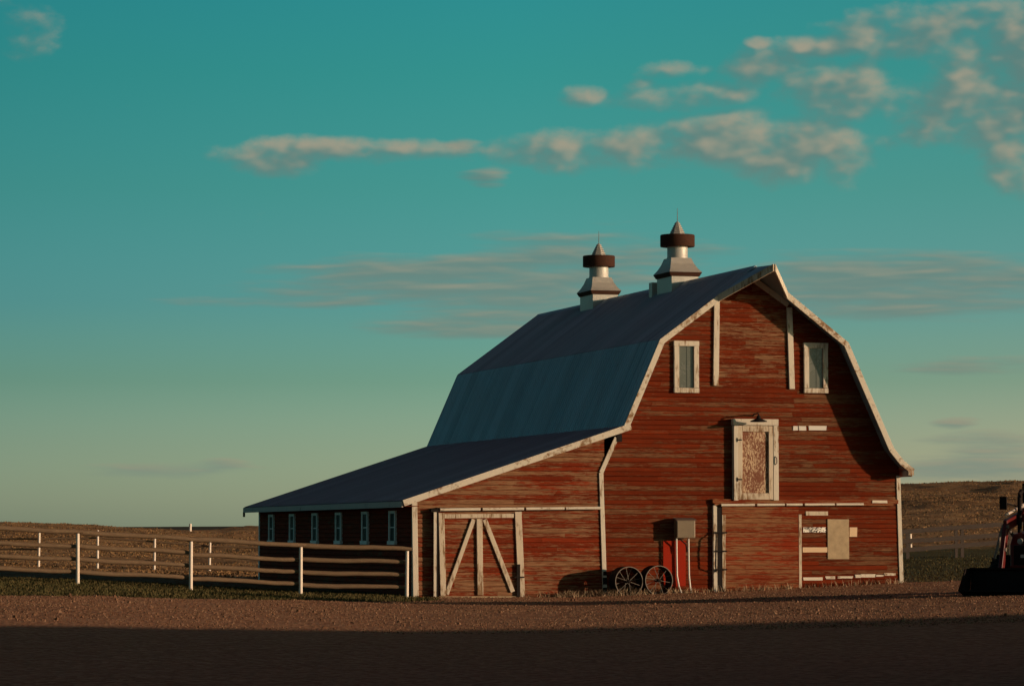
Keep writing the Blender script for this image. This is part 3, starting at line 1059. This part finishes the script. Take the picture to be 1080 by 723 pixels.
# ---- lamp over the hay door
m2 = MB()
m2.tube([(10.30, -0.02, 5.30), (10.28, -0.2, 5.345), (10.25, -0.58, 5.35), (10.25, -0.635, 5.33), (10.25, -0.64, 5.24)], 0.02, 8)
wl = m2.build('wall_lamp', M['iron'], barn, True)
m2 = MB()
m2.lathe((10.25, -0.64, 5.10), [(0.02, 0.20), (0.05, 0.17), (0.07, 0.10), (0.24, 0.03), (0.25, 0.0), (0.23, 0.005), (0.06, 0.09)], 20)
m2.build('lamp_shade', M['iron'], wl, True)

# ---- right sliding door with its track
m2 = MB()
m2.box(9.30, 11.70, -0.074, -0.040, 0.10, 2.64)
sd = MB()
siding(sd, lambda aa, p, h: (aa, -0.075 - p, h), lambda h: (9.30, 11.70), 0.08, 2.62, (2.0, 5.0), 0.026)
sdo = sd.build('sliding_door', M['slide'], barn)
sdo['label'] = 'wide sliding door with faded tan-red boards'
m2.build('door_core', M['side'], sdo)
m2 = MB(); m2.box(9.02, 9.13, -0.13, -0.02, 0.02, 2.66, 0.008); m2.build('edge_board', M['trim'], sdo, bevel=0.006)
m2 = MB(); m2.box(9.145, 9.285, -0.105, -0.02, 0.05, 2.60); m2.build('gap_strip', M['iron'], sdo)  # darkness of the gap beside the leaf, painted as a black strip
m2 = MB(); m2.box(9.30, 9.40, -0.112, -0.086, 0.12, 2.38); m2.build('stile', M['trim_worn'], sdo)
m2 = MB(); m2.box(11.71, 11.79, -0.095, -0.02, 0.12, 2.40); m2.build('stile', M['trim_worn'], sdo)
for z in (0.78, 1.32, 1.86):
    m2 = MB()
    m2.bar((9.10, -0.17, z), (9.42, -0.17, z), 0.03, 0.045)
    m2.build('door_bar', M['iron'], sdo)
m2 = MB()
m2.tube([(9.09, -0.14, 0.72), (9.02, -0.30, 0.86), (9.02, -0.32, 1.3), (9.04, -0.30, 1.70), (9.09, -0.14, 1.88)], 0.022, 8)
m2.build('pull_bar', M['iron'], sdo, True)
m2 = MB(); m2.box(9.0, 14.86, -0.14, -0.02, 2.72, 2.84, 0.0); m2.build('door_header', M['slide'], barn)
segs = [(9.24, 10.28), (10.36, 11.22), (11.28, 11.78), (11.86, 12.80), (12.86, 13.72)]
trk = MB(); trk.box(9.05, 14.70, -0.155, -0.06, 2.66, 2.715)
tro = trk.build('door_track', M['slide'], barn)
for (p, q) in segs:
    m2 = MB()
    m2.tube([(p, -0.19, 2.665 + (p - 9) * .008), (q, -0.19, 2.665 + (q - 9) * .008)], 0.036, 8)
    m2.build('track_cover', M['trim_h'], tro, True)
m2 = MB(); m2.box(14.02, 14.5, -0.16, -0.142, 2.74, 2.82, .01); m2.build('worn_board', M['trim_h'], barn)

# ---- lean-to sliding door
ld = MB()
siding(ld, lambda aa, p, h: (aa, -0.14 - p, h), lambda h: (0.68, 3.18), 0.03, 2.42, (2.4, 5.0), 0.026)
ldo = ld.build('sliding_door', M['lean'], barn)
ldo['label'] = 'lean-to sliding door braced with a white letter A of boards'
m2 = MB(); m2.box(0.66, 3.2, -0.139, -0.08, 0.02, 2.42); m2.build('door_core', M['side'], ldo)


def lboard(a, b, wd, mat, name, pr=0.215):
    m2 = MB()
    m2.board(a, b, wd, -pr - random.uniform(0, .003), -0.152)
    m2.build(name, mat, ldo, bevel=0.008)


lboard((0.80, 0.06), (0.74, 2.42), 0.17, M['trim_worn'], 'stile')
lboard((3.14, 0.0), (3.03, 2.46), 0.20, M['trim_worn'], 'stile')
lboard((0.84, 2.325), (2.90, 2.345), 0.12, M['trim_worn'], 'top_rail', .20)
lboard((1.90, 0.07), (1.87, 2.25), 0.17, M['trim_worn'], 'centre_post', .225)
lboard((0.90, 0.10), (1.70, 2.24), 0.12, M['trim_worn'], 'brace')
lboard((2.03, 2.24), (2.87, 0.16), 0.13, M['trim_worn'], 'brace')
lboard((0.68, -0.01), (3.05, -0.02), 0.11, M['ply'], 'bottom_rail', .22)
m2 = MB(); m2.box(0.52, 0.595, -0.22, -0.17, 0.02, 2.44, 0.01); m2.build('edge_board', M['trim'], ldo)
m2 = MB(); m2.box(0.60, 0.655, -0.20, -0.03, 0.04, 2.44); m2.build('gap_strip', M['iron'], ldo)  # dark gap at the leaf's edge, painted in as a black strip
m2 = MB(); m2.box(0.44, 0.70, -0.21, -0.02, 2.44, 2.53); m2.build('track_bracket', M['iron'], ldo)
m2 = MB(); m2.box(2.98, 3.08, -0.245, -0.215, 0.0, 0.95); m2.box(2.90, 3.2, -0.26, -0.246, .56, .60); m2.build('latch', M['iron'], ldo)
lt = MB(); lt.box(0.62, 5.52, -0.17, -0.02, 2.53, 2.57)
lto = lt.build('door_track', M['iron'], barn)
for (p, q) in ((0.70, 1.90), (1.97, 3.20), (3.27, 4.42), (4.47, 5.55)):
    m2 = MB()
    m2.tube([(p, -0.20, 2.505 + p * .012), (q, -0.20, 2.505 + q * .012)], 0.042, 8)
    m2.build('track_cover', M['trim_h'], lto, True)

# ---- patches on the right bay
for nm, x0, x1, z0, z1, mt, pr in (
        ('tin_patch', 12.63, 13.31, 1.08, 2.26, 'ply', .035), ('board_patch', 13.325, 13.57, 1.74, 2.02, 'fresh', .032),
        ('board_patch', 11.85, 12.62, 1.28, 1.43, 'fresh', .034), ('board_patch', 11.95, 12.64, 2.37, 2.49, 'trim_worn', .030),
        ('paper_strip', 11.87, 12.58, 1.87, 2.02, 'paper', .026), ('white_patch', 11.56, 11.71, 4.88, 5.01, 'pipe', .028),
        ('white_patch', 11.74, 11.97, 4.88, 5.01, 'pipe', .028), ('white_patch', 12.05, 12.61, 4.89, 5.02, 'pipe', .028)):
    m2 = MB(); m2.box(x0, x1, -pr - .022, -0.019, z0, z1, 0.012 if nm != 'tin_patch' else .004)
    m2.build(nm, M[mt], barn)
m2 = MB(); m2.box(7.49, 8.18, -0.048, -0.018, 0.30, 1.63); m2.build('red_panel', M['redpanel'], barn)
m2 = MB()
x = 11.86
while x < 14.8:
    xx = x + random.uniform(.15, .7)
    z = .45 + (x - 11.86) * 0.05 + random.uniform(-.01, .02)
    m2.box(x, min(xx, 14.86), -.048 - random.uniform(0, .006), -.019, z, z + random.uniform(.04, .10), .02)
    x = xx + random.uniform(.0, .12)
m2.build('sill_board', M['trim_h'], barn)
m2 = MB(); m2.box(9.4, 14.95, -0.06, -.001, -.3, .14); m2.build('foundation', M['concrete'], barn)


# ---- ventilators on the ridge
def ventilator(w):
    c = RIDGE_U + 0.02
    b = MB()
    b.box(c - .44, c + .44, w - .72, w + .72, 9.05, 9.92)
    vent = b.build('ventilator', M['galv'], barn)

    def ring(pu, pw, z):
        return [(c - pu, w - pw, z), (c + pu, w - pw, z), (c + pu, w + pw, z), (c - pu, w + pw, z)]
    hood_ = MB()
    lv = [(.54, .81, 9.99), (.455, .64, 10.12), (.385, .48, 10.28), (.33, .36, 10.47)]
    for (a0, b0, z0), (a1, b1, z1) in zip(lv, lv[1:]):
        hood_.add(ring(a0, b0, z0) + ring(a1, b1, z1), [(0, 1, 5, 4), (1, 2, 6, 5), (2, 3, 7, 6), (3, 0, 4, 7)], .5)
    hood_.add(ring(*lv[-1]), [(0, 1, 2, 3)], .5)
    hood_.add(ring(*lv[0]), [(3, 2, 1, 0)], .5)
    hood_.build('hood', M['galv'], vent)
    rim_ = MB()
    rim_.hexa(ring(.47, .74, 9.86) + ring(.535, .805, 9.985))
    rim_.build('hood_rim', M['rustdark'], vent)
    m2 = MB(); m2.lathe((c, w, 0), [(.335, 10.40), (.345, 10.47), (.325, 10.52), (.325, 10.90)], 32); m2.build('neck', M['galv'], vent, True)
    m2 = MB(); m2.lathe((c, w, 0), [(.30, 10.84), (.535, 10.84), (.545, 10.86), (.545, 11.19), (.53, 11.215), (.20, 11.24), (.0, 11.25)], 32)
    m2.build('band', M['rustdark'], vent, True)
    m2 = MB()
    r, z = .245, 11.24
    prof = []
    for k in range(6):
        prof += [(r + .028, z - .012), (r + .02, z + .01)]
        z += .066
        r -= .034
        prof.append((r - .012, z))
    prof.append((0.0, z + .02))
    m2.lathe((c, w, 0), prof, 8)
    m2.build('cap', M['galv'], vent)
    m2 = MB(); m2.tube([(c, w, 11.66), (c, w, 12.06)], [.012, .006], 6); m2.build('finial', M['steel'], vent)
    return vent


ventilator(14.63)
ventilator(6.50)
m2 = MB()
m2.box(9.69, 9.90, 7.45, 7.75, 9.1, 9.78)
m2.build('vent_box', M['galv'], barn)

# ------------------------------------------------------------------ things in front of the barn
GZ = lambda p: zg(p.x, p.y)


def steel_wheel(u, w, r, wid, spokes, lab, phase):
    p = barn_pt(u, w, 0)
    z = GZ(p) - 0.03
    root = empty('steel_wheel', (p.x, p.y, z), TH + R(3), label=lab, cat='wheel', group='old steel wheels against the barn')
    m2 = MB()
    t = .012
    m2.lathe((0, 0, r), [(r - t, -wid / 2), (r, -wid / 2), (r, wid / 2), (r - t, wid / 2), (r - t, -wid / 2)], 48, 'y')
    m2.build('rim', M['iron'], root, True)
    m2 = MB()
    m2.lathe((0, 0, r), [(r - .016, -wid / 2 - .012), (r + .004, -wid / 2 - .012), (r + .004, -wid / 2 + .015), (r - .016, -wid / 2 + .015), (r - .016, -wid / 2 - .012)], 48, 'y')
    m2.build('rim_edge', M['steel'], root, True)
    m2 = MB()
    m2.lathe((0, 0, r), [(.0, -.29), (.03, -.29), (.045, -.24), (.045, .02), (.0, .04)], 16, 'y')
    m2.build('hub', M['iron'], root, True)
    for k in range(spokes):
        a = 2 * math.pi * k / spokes + phase
        sy = -.24 if k % 2 else -.02
        m2 = MB()
        m2.tube([(.05 * math.cos(a), sy, r + .05 * math.sin(a)), ((r - .02) * math.cos(a), -wid * .42 if k % 2 else -.16, r + (r - .02) * math.sin(a))], .008, 6)
        m2.build('spoke', M['steel'], root)
    return root


steel_wheel(6.13, -.68, .425, .52, 12, 'left of two spoked steel wheels by the barn, next to the white trim board', .2)
steel_wheel(7.04, -.68, .425, .52, 12, 'right of two spoked steel wheels by the barn, in front of the bright red panel', .35)

# meter box on two bowed white pipes
p = barn_pt(8.0, -.30, 0)
mbx = empty('meter_box', (p.x, p.y, GZ(p)), TH, label='grey metal meter box standing on two bent white pipes before the barn', cat='utility box')
zb = -GZ(p)
m2 = MB(); m2.box(-.22, .35, -.12, .14, 1.70 + zb, 2.22 + zb); m2.build('box', M['boxpaint'], mbx, bevel=.015)
m2 = MB(); m2.box(-.20, .33, -.132, -.122, 1.73 + zb, 2.19 + zb); m2.build('lid', M['boxpaint'], mbx, bevel=.006)
m2 = MB(); m2.hexa([(-.25, -.15, 2.222 + zb), (.38, -.15, 2.222 + zb), (.38, .16, 2.25 + zb), (-.25, .16, 2.25 + zb), (-.25, -.15, 2.24 + zb), (.38, -.15, 2.24 + zb), (.38, .16, 2.29 + zb), (-.25, .16, 2.29 + zb)]); m2.build('rain_cap', M['plank'], mbx)
for x, bow in ((-.19, .10), (.18, .02)):
    m2 = MB()
    m2.tube([(x, 0, 1.70 + zb), (x + .005, 0, 1.1 + zb), (x + .015, 0, .6 + zb), (x + .04 + bow * .3, 0, .3 + zb), (x + .06 + bow, -.02, -.04)], .028, 8)
    m2.build('pipe', M['pipe'], mbx, True)
m2 = MB(); m2.tube([(-.1, 0, 1.70 + zb), (-.02, 0, 1.62 + zb), (.1, 0, 1.52 + zb), (.14, 0, 1.3 + zb)], .02, 6); m2.build('conduit', M['iron'], mbx, True)


# ------------------------------------------------------------------ near log fence
nf = empty('log_rail_fence', (-9, 93, zg(-9, 93)), 0, label='near log rail fence on white posts running up to the lean-to', cat='fence')
O = Vector(nf.location)
posts = [(-15.2, 91.0, .60, 1.96), (-12.01, 92.0, .44, 1.83), (-8.98, 93.0, .22, 1.61), (-5.97, 94.0, .08, 1.45), (-2.99, 94.55, -.02, 1.335)]
for (x, y, z0, z1) in posts:
    m2 = MB()
    z0 = zg(x, y) - .1
    lean = random.uniform(-.02, .03)
    m2.tube([(x - O.x, y - O.y, z0 - O.z), (x + lean * .4 - O.x, y - O.y, (z0 + z1) / 2 - O.z), (x + lean - O.x, y - O.y, z1 - O.z)], [.054, .050, .048], 14)
    m2.build('post', M['post'], nf, True)
ext = lambda a, b, t: tuple(a[i] + (b[i] - a[i]) * t for i in range(3))


def logrun(a, b, r, name='rail'):
    a, b = Vector(a) - O, Vector(b) - O
    pts, rs = [], []
    for k in range(13):
        t = k / 12
        q = a.lerp(b, t)
        q.z += .018 * math.sin(t * math.pi * 2 + a.x) + random.uniform(-.006, .006)
        q.y += random.uniform(-.008, .008)
        pts.append(q)
        rs.append(r * (1.08 - .2 * t) * random.uniform(.96, 1.04))
    rs[0] *= .8
    rs[-1] *= .8
    m2 = MB()
    m2.tube(pts, rs, 12)
    m2.build(name, M['log'], nf, True)


for i in range(len(posts) - 1):
    p, q = posts[i], posts[i + 1]
    a0 = (p[0] - .12, p[1], p[3] + .055)
    b0 = (q[0] + .14, q[1], q[3] + .055 - (.01 if i % 2 else 0))
    logrun(a0, b0, .07, 'top_rail')
    for lv in (0.36, .71, 1.06):
        jit = random.uniform(-.02, .02)
        logrun((p[0] - .05, p[1] + .13, p[3] - lv + jit), (q[0] + .05, q[1] + .13, q[3] - lv + jit + .02), .066)

# ------------------------------------------------------------------ far log fence beyond the barn shadow
ff = empty('far_rail_fence', (-17, 140, zg(-17, 140)), 0, label='thin rail fence standing farther back in the left field', cat='fence')
O = Vector(ff.location)
fps = [(-22.4, 140.5, 1.98), (-19.93, 140, 1.97), (-17.45, 140, 2.02), (-15.06, 140, 1.86), (-12.74, 140, 1.66), (-10.3, 140, 1.6)]
for (x, y, z1) in fps:
    m2 = MB()
    m2.tube([(x - O.x, y - O.y, zg(x, y) - .1 - O.z), (x + random.uniform(-.02, .04) - O.x, y - O.y, z1 - O.z)], [.055, .05], 10)
    m2.build('post', M['post'], ff, True)
for p, q in zip(fps, fps[1:]):
    for lv in (.32, .75, 1.15):
        m2 = MB()
        m2.tube([(p[0] - O.x, p[1] + .1 - O.y, p[2] - lv - O.z), (q[0] - O.x, q[1] + .1 - O.y, q[2] - lv - O.z)], .04, 8)
        m2.build('rail', M['log'], ff, True)

# ------------------------------------------------------------------ plank fence right of the barn
rf = empty('plank_fence', (17, 130, zg(17, 130)), 0, label='grey plank fence in the field between the barn and the tractor', cat='fence')
O = Vector(rf.location)
X0, X1 = 12.2, 23.5
ztop = lambda x: 1.955 + (x - 15.39) * .0735
for x, mt in ((13.4, 'plank'), (15.48, 'plank'), (17.38, 'plank'), (17.62, 'plank'), (19.5, 'plank'), (21.4, 'plank'), (23.3, 'plank')):
    m2 = MB()
    g = zg(x, 130) - .1
    m2.box(x - .06 - O.x, x + .06 - O.x, .04, .16, g - O.z, ztop(x) + .02 - O.z, .01)
    m2.build('post', M[mt], rf)
for dz_, th_ in ((0, .17), (-.40, .17), (-.72, .17)):
    x = X0
    while x < X1:
        x2 = min(x + 3.9, X1)
        m2 = MB()
        za, zb2 = ztop(x) + dz_ - O.z, ztop(x2) + dz_ - O.z + random.uniform(-.02, .02)
        m2.hexa([(x - O.x, 0, za - th_ / 2), (x2 - O.x, 0, zb2 - th_ / 2), (x2 - O.x, .035, zb2 - th_ / 2), (x - O.x, .035, za - th_ / 2),
                 (x - O.x, 0, za + th_ / 2), (x2 - O.x, 0, zb2 + th_ / 2), (x2 - O.x, .035, zb2 + th_ / 2), (x - O.x, .035, za + th_ / 2)])
        m2.build('plank', M['plank'], rf)
        x = x2 + .006
m2 = MB()
m2.tube([(15.62 - O.x, .22, ztop(15.6) - .75 - O.z), (15.60 - O.x, .22, ztop(15.6) - .10 - O.z)], .055, 10)
m2.build('stay', M['post'], rf, True)

# lone pole on the skyline at the left
x, y = (201 - 540) / 3500 * 225, 225
pl = MB()
pl.tube([(0, 0, -.3), (.02, 0, .50)], [.10, .085], 10)
tag(pl.build('gate_post', M['post'], None, True, (x, y, zg(x, y))), 'lone pale post standing on the grassy skyline at the left', 'post')

# ------------------------------------------------------------------ tractor with front loader, pulling in from the right
TX, TY = 13.57, 82.85
tz = zg(TX - 1, TY - 1) - .10
tr = empty('tractor', (TX, TY, tz), R(-30), label='red loader tractor with a black front bucket, cut by the right edge', cat='tractor')


def wheel(x, y, r, wid, name='wheel'):
    m2 = MB()
    o = []
    m2.lathe((x, y, r), [(r * .55, -wid * .42), (r * .62, -wid / 2), (r * .90, -wid / 2), (r * .97, -wid * .36), (r * .97, wid * .36), (r * .90, wid / 2), (r * .62, wid / 2), (r * .55, wid * .42)], 36, 'x')
    for k in range(22):
        a = 2 * math.pi * k / 22
        for sgn in (-1, 1):
            a2 = a + (.14 if sgn > 0 else 0)
            c0 = Vector((x + sgn * wid * .04, y + r * .985 * math.cos(a2), r + r * .985 * math.sin(a2)))
            c1 = Vector((x + sgn * wid * .47, y + r * .965 * math.cos(a2 + .16), r + r * .965 * math.sin(a2 + .16)))
            m2.bar(c0, c1, .05, .06)
    w = m2.build(name, M['tyre'], tr, True)
    m2 = MB()
    m2.lathe((x, y, r), [(0.0, -wid * .22), (r * .2, -wid * .22), (r * .5, -wid * .12), (r * .56, -wid * .40), (r * .56, wid * .40), (r * .5, wid * .12), (r * .2, wid * .22), (0, wid * .22)], 24, 'x')
    m2.build('rim', M['tractor_red'], w, True)


wheel(-1.0, -1.1, .52, .34)
wheel(1.0, -1.1, .52, .34)
wheel(-.98, 1.35, .80, .48)
wheel(.98, 1.35, .80, .48)
m2 = MB()
m2.prism_x([(-1.75, .75), (-1.75, 1.30), (-1.55, 1.56), (-.42, 1.70), (-.42, .55), (-1.6, .50)], -.555, .555)
hood = m2.build('hood', M['tractor_red'], tr, bevel=.04)
m2 = MB(); m2.box(-.44, .44, -1.775, -1.752, .80, 1.28); m2.build('grille', M['black'], hood)
for sx in (-.27, .27):
    m2 = MB(); m2.lathe((sx, -1.78, 1.38), [(0, -.02), (.07, -.015), (.08, .04)], 14, 'y'); m2.build('headlight', M['lampwhite'], hood, True)
m2 = MB(); m2.box(-.26, .26, -1.785, -1.776, .98, 1.06); m2.build('badge', M['galv'], hood)
m2 = MB()
m2.box(-.28, .28, -1.45, 1.9, .50, .95); m2.box(-.95, .95, -1.2, -1.0, .42, .58); m2.box(-.9, .9, 1.22, 1.48, .66, .94)
m2.build('chassis', M['black'], tr, bevel=.02)
# cab: frame, glass, roof
m2 = MB()
for sx in (-.72, .72):
    m2.bar((sx, -.38, .95), (sx * .93, -.30, 2.50), .08, .08)
    m2.bar((sx, 1.25, 1.3), (sx * .93, 1.15, 2.50), .08, .08)
    m2.bar((sx, .45, .95), (sx * .95, .45, 2.50), .07, .07)
    m2.bar((sx * .98, -.34, 1.30), (sx * .98, 1.22, 1.30), .06, .08)
m2.bar((-.72, -.37, 1.70), (.72, -.37, 1.70), .06, .08)
cab = m2.build('cab', M['black'], tr)
gm, Ng, gb = material('cab_glass')
gb.inputs['Base Color'].default_value = (.03, .05, .05, 1)
gb.inputs['Roughness'].default_value = .06
gb.inputs['Transmission Weight'].default_value = .75
gb.inputs['IOR'].default_value = 1.2
for nm, c in (('windscreen', [(-.66, -.345, 1.75), (.66, -.345, 1.75), (.64, -.30, 2.46), (-.64, -.30, 2.46)]),
              ('side_window', [(-.71, -.28, 1.36), (-.71, .40, 1.36), (-.675, .40, 2.46), (-.675, -.24, 2.46)]),
              ('side_window', [(.71, -.28, 1.36), (.71, .40, 1.36), (.675, .40, 2.46), (.675, -.24, 2.46)])):
    c = [Vector(q) for q in c]
    n = (c[1] - c[0]).cross(c[3] - c[0]).normalized() * .012
    m2 = MB(); m2.hexa([c[0], c[1], c[1] + n, c[0] + n, c[3], c[2], c[2] + n, c[3] + n]); m2.build(nm, gm, cab)
m2 = MB(); m2.box(-.74, .74, -.45, 1.30, 2.505, 2.64); m2.build('roof', M['tractor_red'], cab, bevel=.05)
m2 = MB(); m2.box(-.30, .30, .55, .70, 1.1, 1.95); m2.box(-.30, .30, .20, .68, .98, 1.1); m2.build('seat', M['black'], cab, bevel=.04)
m2 = MB()
m2.bar((-.66, -.52, 1.9), (-.66, -.52, 2.80), .04, .04); m2.bar((.66, -.52, 1.9), (.66, -.52, 2.80), .04, .04)
m2.bar((-.68, -.52, 2.80), (.68, -.52, 2.80), .04, .04); m2.bar((-.66, -.52, 2.79), (-.66, .9, 2.75), .04, .04); m2.bar((.66, -.52, 2.79), (.66, .9, 2.75), .04, .04)
m2.bar((-.66, .9, 2.75), (-.66, .9, 2.63), .04, .04); m2.bar((.66, .9, 2.75), (.66, .9, 2.63), .04, .04)
m2.build('guard_frame', M['black'], tr)
for sx in (-1, 1):      # fenders
    m2 = MB()
    pr = [(1.35 + .92 * math.cos(R(a)), .80 + .92 * math.sin(R(a))) for a in range(20, 175, 14)]
    inner = [(1.35 + .86 * math.cos(R(a)), .80 + .86 * math.sin(R(a))) for a in range(20, 175, 14)][::-1]
    x0, x1 = (.70, 1.24) if sx > 0 else (-1.24, -.70)
    for k in range(len(pr) - 1):
        m2.prism_x([pr[k], pr[k + 1], inner[-2 - k], inner[-1 - k]], x0, x1)
    m2.build('fender', M['tractor_red'], tr)
m2 = MB(); m2.tube([(-.50, -1.20, 1.5), (-.50, -1.20, 2.46), (-.50, -1.16, 2.56), (-.50, -1.06, 2.62)], .055, 12); m2.build('exhaust', M['black'], tr, True)
m2 = MB(); m2.tube([(-.70, -.42, 2.20), (-.84, -1.2, 2.32), (-.84, -1.38, 2.36)], .018, 6); m2.box(-.93, -.75, -1.44, -1.39, 2.16, 2.48)
m2.build('mirror', M['black'], tr)
m2 = MB(); m2.tube([(.70, -.42, 2.20), (.84, -1.2, 2.32), (.84, -1.38, 2.36)], .018, 6); m2.box(.75, .93, -1.44, -1.39, 2.16, 2.48)
m2.build('mirror', M['black'], tr)
for sx in (-.62, .62):
    m2 = MB()
    m2.bar((sx, -.10, .7), (sx, -.02, 2.15), .12, .20)
    m2.build('loader_post', M['tractor_red'], tr, bevel=.015)
    m2 = MB()
    m2.bar((sx, .02, 2.18), (sx, -1.86, 1.76), .11, .27)
    m2.bar((sx, -1.80, 1.80), (sx, -2.20, .55), .11, .18)
    la = m2.build('loader_arm', M['tractor_red'], tr, bevel=.015)
    m2 = MB()
    m2.tube([(sx - .09, -.2, 1.05), (sx - .09, -1.5, 1.72)], .04, 8)
    m2.tube([(sx - .09, -1.86, 1.70), (sx - .09, -2.35, .95)], .035, 8)
    m2.build('hydraulic_ram', M['steel'], la, True)
    m2 = MB()
    m2.tube([(sx, -.10, 2.37), (sx, -1.0, 2.20)], .055, 10)
    m2.tube([(sx, -1.0, 2.20), (sx, -1.80, 2.03)], .035, 10)
    m2.build('arm_highlight', M['highlight'], la, True)  # bright tubes added to give the arm its sunlit top edge
    for (py, pz) in ((-1.86, 1.74), (-2.02, 1.18)):
        m2 = MB(); m2.lathe((sx, py, pz), [(0, -.085), (.05, -.085), (.05, .085), (0, .085)], 12, 'x'); m2.build('pivot_pin', M['steel'], la, True)
# bucket: back, floor, sides, lip
m2 = MB()
sec = [(-2.30, .70), (-2.34, .34), (-2.42, .10), (-2.56, .00), (-3.06, .20)]
for k in range(len(sec) - 1):
    (a, b), (c, d) = sec[k], sec[k + 1]
    t = Vector((c - a, d - b)).normalized()
    n = Vector((-t.y, t.x)) * .03
    m2.prism_x([(a, b), (c, d), (c + n.x, d + n.y), (a + n.x, b + n.y)], -1.34, 1.34)
m2.prism_x([(-2.28, .70), (-2.42, .74), (-2.42, .70), (-2.30, .66)], -1.34, 1.34)
for x0 in (-1.37, 1.34):
    m2.prism_x([(-2.29, .72), (-2.35, .32), (-2.44, .08), (-2.57, -.02), (-3.10, .19), (-2.96, .34), (-2.66, .72)], x0, x0 + .03)
m2.build('bucket', M['black'], tr)

# ------------------------------------------------------------------ machine shed behind the camera's right: its roof throws the yard's shade
sd_dir = math.atan2(.372, .928)
sh = empty('machine_shed', (50.0, 48.6, 0), sd_dir, label='long low grey metal machine shed standing across the yard on the right', cat='shed')
HS = 6.0
m2 = MB(); m2.box(-42, 34, -5, -4.9, -.3, 4.2); m2.box(-42, 34, 4.9, 5, -.3, 4.2)
m2.prism_x([(-4.89, -.3), (4.89, -.3), (4.89, 4.2), (0, 5.86), (-4.89, 4.2)], -42, -41.9)
m2.prism_x([(-4.89, -.3), (4.89, -.3), (4.89, 4.2), (0, 5.86), (-4.89, 4.2)], 33.9, 34)
m2.build('wall', M['shed'], sh)
m2 = MB()
m2.prism_x([(-5.5, 4.08), (0, 5.95), (5.5, 4.08), (5.5, 4.14), (0, HS + .02), (-5.5, 4.14)], -42.5, 34.5)
m2.build('roof', M['shed'], sh)
for k in range(5):
    m2 = MB(); m2.box(-38 + k * 14.5, -32 + k * 14.5, 5.01, 5.06, -.1, 3.6); m2.build('door', M['plank'], sh)


# ------------------------------------------------------------------ loose ground cover
def blades(name, spots, mat, hmin, hmax, wid, per=1, spread=0.0, lean=0.5):
    mb = MB()
    rnd = random.Random(5)
    roots = [(x + rnd.gauss(0, spread), y + rnd.gauss(0, spread)) for (x, y) in spots for _ in range(per)]
    zs = zg_many([p[0] for p in roots], [p[1] for p in roots])
    for (bx, by), z in zip(roots, zs.tolist()):
            z -= .01
            h = rnd.uniform(hmin, hmax)
            a = rnd.uniform(0, 6.283)
            w2 = wid * rnd.uniform(.6, 1.3) / 2
            dx, dy = math.cos(a) * w2, math.sin(a) * w2
            l = rnd.uniform(0, lean) * h
            la = rnd.uniform(0, 6.283)
            lx, ly = math.cos(la) * l, math.sin(la) * l
            c = rnd.random()
            mb.add([(bx - dx, by - dy, z), (bx + dx, by + dy, z), (bx + dx * .7 + lx * .4, by + dy * .7 + ly * .4, z + h * .6), (bx - dx * .7 + lx * .4, by - dy * .7 + ly * .4, z + h * .6),
                    (bx + lx, by + ly, z + h)], [(0, 1, 2, 3), (3, 2, 4)], c)
    o = mb.build(name, mat)
    tag(o, kind='stuff')
    return o


rg_ = random.Random(21)
sp = []
while len(sp) < 36000:
    x, y = rg_.uniform(-17, -2), rg_.uniform(72, 99)
    u, w = to_barn(x, y)
    if u > -0.15 and w > -0.1:
        continue
    if rg_.random() < grassy(x, y):
        sp.append((x, y))
while len(sp) < 44000:
    x, y = rg_.uniform(10, 24), rg_.uniform(95, 132)
    if to_barn(x, y)[0] < 15.05:
        continue
    if rg_.random() < grassy(x, y):
        sp.append((x, y))
tag(blades('grass', sp, M['grass'], .03, .085, .03), 'short green and brown grass along the fence and beside the barn', 'grass')

sp = []
while len(sp) < 8000:
    y = 120 + 125 * rg_.random() ** .8
    x = rg_.uniform(-.175, -.06) * y if rg_.random() < .6 else rg_.uniform(.10, .19) * y
    if x > 0 and y < 140:
        continue
    if mnoise.noise((x * .12, y * .1, 4)) + rg_.uniform(-.4, .4) > -.05:
        sp.append((x, y))
tag(blades('dry_grass', sp, M['dry'], .03, .10, .07, 4, .50, 1.6), 'tufts of dry orange grass on the low hills', 'dry grass')

sp = []
for _ in range(520):
    u = rg_.gauss(5.9, 1.1) if rg_.random() < .72 else rg_.uniform(3.5, 15.0)
    p = barn_pt(u, -abs(rg_.gauss(.25, .5)) - .12, 0)
    sp.append((p.x, p.y))
tag(blades('dead_weeds', sp, M['weed'], .03, .24, .018, 4, .07, 1.3), 'dead weeds and straw along the foot of the barn wall', 'weeds')

mb = MB()
rg2 = random.Random(8)
spots = []
while len(spots) < 52000:
    x, y = rg2.uniform(-15.5, 16), 60 + 40 * rg2.random()
    if x < -2.2 and grassy(x, y) > .5:
        continue
    if y > 80 and to_barn(x, y)[1] > -.1:
        continue
    if mnoise.noise((x * .35, y * .12, 6.0)) + rg2.uniform(-.7, .7) < -.15:
        continue
    spots.append((x, y))
for (x, y), z in zip(spots, zg_many([p[0] for p in spots], [p[1] for p in spots]).tolist()):
    s_ = .008 + .018 * rg2.random() ** 2.4 + (.03 if rg2.random() < .004 else 0)
    a = rg2.uniform(0, 6.28)
    q = [(math.cos(a + k * 1.571) * s_ * rg2.uniform(.7, 1.3), math.sin(a + k * 1.571) * s_ * rg2.uniform(.7, 1.3)) for k in range(4)]
    mb.add([(x + i, y + j, z - .005) for i, j in q] + [(x + i * .55, y + j * .55, z + s_ * rg2.uniform(.6, 1.1)) for i, j in q],
           [(0, 1, 5, 4), (1, 2, 6, 5), (2, 3, 7, 6), (3, 0, 4, 7), (4, 5, 6, 7)], rg2.random())
tag(mb.build('gravel', M['stone']), 'loose gravel stones over the brown yard', 'gravel', kind='stuff')
